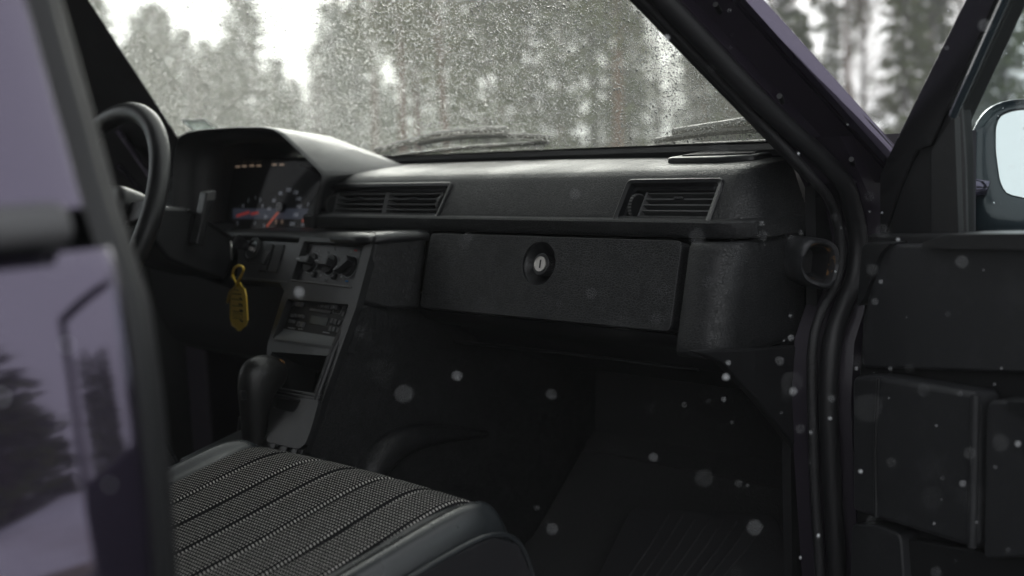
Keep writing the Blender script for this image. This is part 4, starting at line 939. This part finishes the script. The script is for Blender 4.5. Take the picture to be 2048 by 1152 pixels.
# ------------------------------------------------------------------ the rest of the car
def slabx(name, poly, x0, x1, mt, **kw): return slab(name, [(x0, y, z) for y, z in poly], (x1-x0, 0, 0), mt, CAR, **kw)
# roof
rows = []
for y in np.linspace(.52, -1.25, 9):
    e = 1 - ((y+.36)/1.0)**4*.03
    rows.append([(x, y, (1.335 + .06*(1-(x/.68)**2))*e) for x in np.linspace(-.68, .68, 11)])
Vv, Ff = grid(rows); mesh('roof', Vv, Ff, M['paint'], CAR, solid=.05)
slab('headliner', [(-.64, .45, 1.315), (.64, .45, 1.315), (.64, -1.2, 1.30), (-.64, -1.2, 1.30)], (0, 0, -.02), M['headliner'], CAR)
for s in (1, -1):
    slabx('roof_rail', [(.52, 1.30), (.52, 1.345), (-1.25, 1.335), (-1.25, 1.29)], s*.62, s*.69, M['paint'], bevel=.01)
    slabx('sill', [(1.0, .22), (1.0, .33), (-1.1, .33), (-1.1, .22)], s*.72, s*.83, M['paint'], bevel=.015)
    arch = [(1.62 + .36*math.cos(a), .31 + .36*math.sin(a)) for a in np.linspace(0, math.pi, 14)]
    slabx('front_fender', [(.955, .30), (.955, .83), (1.3, .84), (1.6, .86), (2.25, .82), (2.30, .45), (2.02, .31)] + arch[1:-1] + [(1.26, .30)], s*.79, s*.865, M['paint'], bevel=.015)
    arch = [(-1.20 + .36*math.cos(a), .31 + .36*math.sin(a)) for a in np.linspace(0, math.pi, 14)]
    slabx('rear_quarter', [(-1.07, .60), (-1.07, .95), (-2.25, .97), (-2.35, .45), (-1.6, .33)] + arch[::-1][1:-1][0:0] + [(-1.56, .33)] + arch[::-1][1:-1] + [(-.86, .33), (-.86, .60)], s*.79, s*.868, M['paint'], bevel=.015)
    slabx('rear_pillar', [(-1.02, .94), (-1.25, 1.33), (-1.45, 1.30), (-1.85, .96)], s*.70, s*.76, M['paint'], bevel=.015)
    for y in (1.62, -1.20):
        w = empty('wheel', (0, 0, 0), CAR); Fw_ = Frame((s*.74, y, .31), (0, 1, 0), (0, 0, 1))
        Fw_.ring('tyre', circ(0, 0, .31, 40), circ(0, 0, .19, 40), -.09, .09, M['tyre'], w, bevel=.02, seg=3)
        Fw_.disc('rim', 0, 0, .195, -.06, .06, M['steel'], w, n=40, bevel=.01)
rows = [[(x, y, z - .05*(x/.80)**4) for x in np.linspace(-.78, .78, 15)] for y, z in ((1.03, .955), (1.3, .95), (1.8, .92), (2.2, .86), (2.3, .78), (2.32, .40))]
Vv, Ff = grid(rows); mesh('bonnet', Vv, Ff, M['paint'], CAR, solid=.02)
slab('cowl', [(-.80, .96, .93), (.80, .96, .93), (.80, 1.04, .945), (-.80, 1.04, .945)], (0, 0, -.03), M['plastic_dark'], CAR)
rows = [[(x, y, z) for x in np.linspace(-.84, .84, 9)] for y, z in ((-1.85, .965), (-2.3, .955), (-2.38, .90), (-2.40, .35))]
Vv, Ff = grid(rows); mesh('boot_lid', Vv, Ff, M['paint'], CAR, solid=.02)
slab('rear_window', [(-.66, -1.25, 1.32), (.66, -1.25, 1.32), (.72, -1.85, .97), (-.72, -1.85, .97)], (0, -.004, -.004), M['darkglass'], CAR)
slab('parcel_shelf', [(-.72, -1.15, .93), (.72, -1.15, .93), (.72, -1.85, .95), (-.72, -1.85, .95)], (0, 0, -.02), M['carpet'], CAR)
slab('rear_bench', [(-.66, -.55, .32), (-.66, -.55, .52), (-.66, -.98, .49), (-.66, -1.18, .98), (-.66, -1.28, .98), (-.66, -1.20, .32)], (1.32, 0, 0), M['seatside'], CAR, bevel=.03, seg=3)
slab('front_bumper', [(-.86, 2.28, .35), (.86, 2.28, .35), (.86, 2.42, .38), (-.86, 2.42, .38)], (0, 0, .18), M['plastic'], CAR, bevel=.03)
slab('rear_bumper', [(-.86, -2.35, .35), (.86, -2.35, .35), (.86, -2.50, .38), (-.86, -2.50, .38)], (0, 0, .18), M['plastic'], CAR, bevel=.03)
# driver side: pillar, doors (front one ajar)
rows = []
for z in np.linspace(.90, 1.36, 12):
    w = ws(-(.70-.28*(z-.955)), z); xg = w[0]
    rows.append([(xg+.075, w[1]-.02-.004, z), (xg+.06, w[1]-.035, z), (xg+.01, w[1]-.06, z), (xg-.03, w[1]-.075, z), (xg-.07, w[1]-.12, z), (xg-.12, w[1]-.16, z), (xg-.14, w[1]-.10, z), (xg-.14, w[1]+.03, z)])
Vv, Ff = grid(rows); o = fixn(mesh('driver_pillar', Vv, Ff, M['vinyl_fine'], CAR, ang=50)); o['label'] = 'black windscreen pillar beyond the steering wheel'
slabx('driver_post', [(-.06, .25), (-.06, 1.33), (-.20, 1.33), (-.20, .25)], -.80, -.68, M['plastic_dark'], bevel=.01)
slabx('driver_hinge_post', [(.82, .25), (.82, .93), (1.05, .93), (1.05, .25)], -.80, -.69, M['paint_jamb'], bevel=.01)
slabx('driver_rear_door', [(-.13, .26), (-.13, .95), (-1.06, .96), (-1.06, .60), (-.86, .35), (-.80, .26)], -.86, -.76, M['paint'], bevel=.02)
dz0 = Frame((-.84, .90, 0), (-math.sin(R(22)), -math.cos(R(22)), 0), (0, 0, 1))
DD = empty('driver_door', (0, 0, 0), CAR); DD['label'] = 'driver door standing ajar, its purple frame seen through the steering wheel'
dz0.prism('door_shell', [(.0, .27), (0, .93), (1.0, .95), (1.0, .30)], -.06, .06, M['paint'], DD, bevel=.02, seg=3)
dz0.prism('door_trim', [(.04, .32), (.04, .91), (.97, .93), (.97, .34)], -.10, -.062, M['vinyl_fine'], DD, bevel=.01) if dz0.N[0] < 0 else dz0.prism('door_trim', [(.04, .32), (.04, .91), (.97, .93), (.97, .34)], .062, .10, M['vinyl_fine'], DD, bevel=.01)
holed(dz0, 'window_frame', [(.0, .93), (.33, 1.33), (.93, 1.34), (1.0, .95)], [[(.10, .955), (.36, 1.29), (.89, 1.30), (.95, .965)]], -.02, .02, M['plastic_dark'], DD, bevel=.004)
dz0.prism('door_glass', [(.10, .955), (.36, 1.29), (.89, 1.30), (.95, .965)], -.003, .003, M['sideglass'], DD)
for pts, w_ in ((((236, 258), (332, 396)), .007), (((236, 330), (325, 430)), .006)):
    a, b = ax(*pts[0], -.70), ax(*pts[1], -.70); tube('frame_strip', [a, b], w_, M['paint'], DD, n=8)
# pedals
for i, x in enumerate((-.30, -.42)):
    p = empty('pedal', (0, 0, 0), CAR); slab('pad', [(x-.03, .82, .40), (x+.03, .82, .40), (x+.03, .84, .48), (x-.03, .84, .48)], (0, .012, 0), M['rubber'], p, bevel=.003)
    tube('pedal_arm', [(x, .84, .45), (x, .93, .62), (x, 1.0, .66)], .008, M['steel'], p)

# ------------------------------------------------------------------ outside: ground, snow bank, forest
def structure(o, ): o['kind'] = 'structure'; return o
def hgt(x, y):
    d = math.hypot(x, y); return .0 + (.35*math.sin(x*.11+1)*math.cos(y*.09) + .15*math.sin(x*.31)*math.sin(y*.27))*max(0, min(1, (d-10)/15))
N = 90; rr_ = [0.] + list(np.geomspace(3, 900, 40)); rows = []
for r_ in rr_[1:]:
    rows.append([(r_*math.cos(a), r_*math.sin(a), hgt(r_*math.cos(a), r_*math.sin(a)) - .004) for a in np.linspace(0, 2*math.pi, N, endpoint=False)])
Vv, Ff = grid(rows, cv=True); Vv.append((0, 0, -.004)); Ff += [(len(Vv)-1, j, (j+1) % N) for j in range(N)]
structure(mesh('ground', Vv, Ff, M['ground'], None, ang=180))
rows = [[(x + .4*math.sin(y*.3), y, .0) for x in np.linspace(-3.2, 5.2, 6)] for y in np.linspace(-40, 60, 60)]
rows = [[(x, y, max(z, hgt(x, y)+.0)+.002) for x, y, z in r] for r in rows]
Vv, Ff = grid(rows); structure(mesh('gravel_road', Vv, Ff, M['gravel'], None, ang=180))
# ploughed snow bank on the passenger side of the road
rows = []
for y in np.linspace(-30, 50, 120):
    h = .75 + .25*math.sin(y*.7) + .18*math.sin(y*1.9+1) + .1*math.sin(y*4.3)
    x0 = 6.2 + .5*math.sin(y*.4); rows.append([(x0 + 2.6*t, y, hgt(x0, y) - .05 + h*math.sin(math.pi*t)**1.2*(1+.15*math.sin(y*3+t*9))) for t in np.linspace(0, 1, 14)])
Vv, Ff = grid(rows); structure(mesh('snow_bank', Vv, Ff, M['snow'], None, ang=180))

def tree_mesh(kind, H, seed, nb):
    rg = np.random.default_rng(seed); tv, tf = [], []; V = []; F = []
    sway = rg.uniform(-.02, .02, 2)*H
    def axis(t): return np.array((sway[0]*math.sin(t*3), sway[1]*math.sin(t*2.4), H*t))
    tr = tubeg([axis(t) for t in np.linspace(0, .98, 9)], list(np.linspace(.016*H, .002*H, 9)), 8)
    tv, tf = list(tr[0]), list(tr[1])
    limbs = []
    if kind == 'spruce':
        for i in range(nb):
            t = .06 + .93*(i/nb)**.85; L = (.21*H*(1-t)**.8 + .012*H)*rg.uniform(.7, 1.15); a = i*2.4+rg.uniform(-.5, .5); dr = rg.uniform(-.35, -.02) + (.35*t)
            limbs.append((axis(t), a, L, dr))
    elif kind == 'pine':
        for i in range(nb):
            t = .40 + .58*(i/nb)**.8; L = .15*H*math.sin(math.pi*min(1, (t-.32)/.75))**.7*rg.uniform(.5, 1.2)+.02*H; limbs.append((axis(t), i*2.4+rg.uniform(-.6, .6), L, rg.uniform(-.1, .5)))
    else:
        for i in range(nb):
            t = .22 + .76*(i/nb); L = .22*H*(1-t*.75)*rg.uniform(.5, 1.2); limbs.append((axis(t), i*2.4+rg.uniform(-.7, .7), L, rg.uniform(.5, 1.3)))
    for p, a, L, dr in limbs:
        d = np.array((math.cos(a), math.sin(a), dr)); e = p + d*L
        lt = tubeg([p, p+d*L*.5+np.array((0, 0, .02*L)), e+np.array((0, 0, .05*L))], [.0022*H*.8+.01, .0015*H+.006, .004], 4, cap=False); o = len(tv)
        tv += list(lt[0]); tf += [tuple(i+o for i in q) for q in lt[1]]
        n = int((17 if kind != 'bare' else 22) + 9*L); side = np.array((-math.sin(a), math.cos(a), 0))
        for _ in range(n):
            s = rg.uniform(.12, 1.05); wd_ = L*.28*(1.1-s*.7)
            c = p + d*L*s + side*rg.normal(0, wd_*.6) + np.array((0, 0, rg.normal(-.03*L if kind == 'spruce' else .0, .07*L + (.03*H if kind != 'spruce' else 0)*.6)))
            if kind == 'bare':
                q = rg.normal(0, 1, 3); q[2] = abs(q[2])+.4; q /= np.linalg.norm(q); l = rg.uniform(.25, .8)*H/12; w = np.cross(q, rg.normal(0, 1, 3)); w /= np.linalg.norm(w); w *= .012*H/12
                o = len(V); V += [c-w, c+w, c+q*l]; F.append((o, o+1, o+2))
            else:
                l = rg.uniform(.18, .42)*H/9*(1.0 if kind == 'spruce' else .9); q = d*.6+side*rg.uniform(-.9, .9)+np.array((0, 0, rg.uniform(-.5, .1 if kind == 'spruce' else .7))); q /= np.linalg.norm(q)
                w = np.cross(q, rg.normal(0, 1, 3)); w /= np.linalg.norm(w); w *= l*.34
                o = len(V); V += [c, c+q*l*.5+w, c+q*l, c+q*l*.5-w]; F.append((o, o+1, o+2, o+3))
    def mk(nm, v, f, mt):
        me = bpy.data.meshes.new(nm); me.from_pydata([tuple(map(float, p)) for p in v], [], f); me.update(); me.materials.append(mt); return me
    return mk('trunk', tv, tf, M['pinebark'] if kind == 'pine' else M['wood']), mk('crown', V, F, {'spruce': M['spruce'], 'dry': M['spruce2'], 'pine': M['pine'], 'bare': M['twig']}[kind])
PROTO = {'spruce': [tree_mesh('spruce', 9, s, 95) for s in (1, 2, 3)], 'pine': [tree_mesh('pine', 11, s, 60) for s in (5, 6)], 'bare': [tree_mesh('bare', 8, s, 46) for s in (8, 9)]}
LAB = {'spruce': 'dark conical spruce', 'pine': 'tall pine with reddish trunk', 'bare': 'leafless grey birch'}
def tree(kind, i, x, y, s, where, group):
    tm, cm = PROTO[kind][i % len(PROTO[kind])]
    r = tag(empty({'spruce': 'spruce_tree', 'pine': 'pine_tree', 'bare': 'bare_tree'}[kind], (x, y, hgt(x, y)-.1)), LAB[kind]+' '+where, 'tree', group)
    r.rotation_euler.z = random.uniform(0, 6.28); r.scale = (s*random.uniform(.9, 1.1),)*2 + (s,)
    for me in (tm, cm):
        c = bpy.data.objects.new(me.name.split('.')[0], me); COL.objects.link(c); c.parent = r
    return r
def bear(px_, dist):
    a = YAW - math.atan((px_-1024)/FPX); return CAM_POS[0]-math.sin(a)*dist, CAM_POS[1]+math.cos(a)*dist
k = 0
def belt(px0, px1, step, d0, d1, s0, s1, kinds, where, grp):
    global k
    for px_ in np.arange(px0, px1, step):
        x, y = bear(px_+random.uniform(-.4, .4)*step, random.uniform(d0, d1)); kd = random.choice(kinds)
        tree(kd, k, x, y, random.uniform(s0, s1), where[kd], grp % kd); k += 1
W3 = lambda q: {'spruce': q, 'pine': q, 'bare': q}
# far wood seen through the driver half of the windscreen
belt(-80, 820, 25, 56, 72, .55, 1.20, ['spruce', 'spruce', 'bare'], W3('in the far wood beyond the field'), 'far %s trees beyond the field')
# nearer wood ahead
belt(800, 1560, 58, 30, 36, .45, .90, ['spruce', 'spruce', 'pine', 'bare'], W3('in the wood before the windscreen'), 'front row %s trees ahead of the car')
belt(780, 1600, 58, 42, 50, .55, 1.10, ['spruce', 'spruce', 'bare', 'pine'], W3('rising behind the wood before the windscreen'), 'back row %s trees ahead of the car')
x, y = bear(1245, 24); tree('pine', 0, x, y, .75, 'standing alone in front of the wood', '')
# wood past the open door
belt(1480, 2260, 78, 24, 29, .36, .56, ['spruce', 'spruce', 'spruce', 'bare'], W3('in the wood past the open door'), 'front row %s trees beyond the open door')
belt(1500, 2300, 74, 34, 42, .50, .88, ['spruce', 'spruce', 'pine', 'bare'], W3('rising behind the wood past the open door'), 'back row %s trees beyond the open door')
# trees behind the snow bank on the passenger side
random.seed(33)
for y in np.arange(-3, 40, 1.25):
    x = random.uniform(12, 15.5); kd = random.choice(['spruce', 'spruce', 'spruce', 'spruce', 'bare'])
    tree(kd, k, x, y+random.uniform(-1, 1), random.uniform(.44, .66), 'behind the snow bank on the passenger side', kd+' trees behind the snow bank'); k += 1
# wood on the driver side
for a in np.arange(74, 150, 4.2):
    d = random.uniform(48, 62); x, y = CAM_POS[0]-math.sin(R(a))*d, CAM_POS[1]+math.cos(R(a))*d; kd = random.choice(['spruce', 'spruce', 'bare'])
    tree(kd, k, x, y, random.uniform(.7, 1.2), 'across the field on the driver side', kd+' trees on the driver side'); k += 1
# dry grass tufts on the field
V = []; F = []
for _ in range(9000):
    x, y = bear(random.uniform(-150, 1700), random.uniform(9, 45)); z = hgt(x, y); h = random.uniform(.2, .75); a = random.uniform(0, 6.28); w = .02
    q = (random.uniform(-.2, .2), random.uniform(-.2, .2)); o = len(V)
    V += [(x-w*math.cos(a), y-w*math.sin(a), z-.02), (x+w*math.cos(a), y+w*math.sin(a), z-.02), (x+q[0], y+q[1], z+h)]; F.append((o, o+1, o+2))
g = mesh('dry_grass', V, F, M['reed'], None, smooth=False); tag(g, 'pale dry grass standing across the field before the wood', 'grass', kind='stuff')

# ------------------------------------------------------------------ falling snow in the air beside and around the car
ic = bmesh.new(); bmesh.ops.create_icosphere(ic, subdivisions=1, radius=1); iv = np.array([v.co[:] for v in ic.verts]); iff = np.array([[v.index for v in f.verts] for f in ic.faces]); ic.free()
P = []
while len(P) < 7000:
    p = np.array((random.uniform(.80, 2.2), random.uniform(-1.2, 1.2), random.uniform(.1, 1.9)))
    if np.linalg.norm(p-CAM_POS) < .20 or (p[0] < .92 and p[1] < -.05): continue
    P.append(p)
while len(P) < 9500:
    p = np.array((random.uniform(-9, 8), random.uniform(2.6, 12), random.uniform(.2, 4.5)))
    P.append(p)
P = np.array(P); n = len(P); rd_ = np.clip(RNG.lognormal(math.log(.00060), .5, n), .0002, .0017); rd_[7000:] *= 2.5
near = np.linalg.norm(P-CAM_POS, axis=1); rd_ *= np.clip(near/.75, .3, 1)
st_ = RNG.uniform(.6, 1.5, (n, 3))
V = (P[:, None] + iv[None]*rd_[:, None, None]*st_[:, None]).reshape(-1, 3); F = (iff[None] + (np.arange(n)*len(iv))[:, None, None]).reshape(-1, 3)
fs = mesh('falling_snow', V, F.tolist(), M['flake'], None, ang=180); tag(fs, 'small wet snow flakes drifting down around the car', 'snow', kind='stuff')

# ------------------------------------------------------------------ rainy air
hz = slab('haze', [(-95, -60, -1.5), (95, -60, -1.5), (95, 95, -1.5), (-95, 95, -1.5)], (0, 0, 18), M['flake'], None, smooth=False)
m = bpy.data.materials.new('rainy_air'); m.use_nodes = True; t = m.node_tree; t.nodes.clear(); o = t.nodes.new('ShaderNodeOutputMaterial'); pv = t.nodes.new('ShaderNodeVolumePrincipled')
pv.inputs['Color'].default_value = (.93, .94, .95, 1); pv.inputs['Density'].default_value = .0062; t.links.new(pv.outputs[0], o.inputs['Volume'])
hz.data.materials.clear(); hz.data.materials.append(m); tag(hz, 'thin pale rainy haze hanging over the whole place', 'haze', kind='stuff')
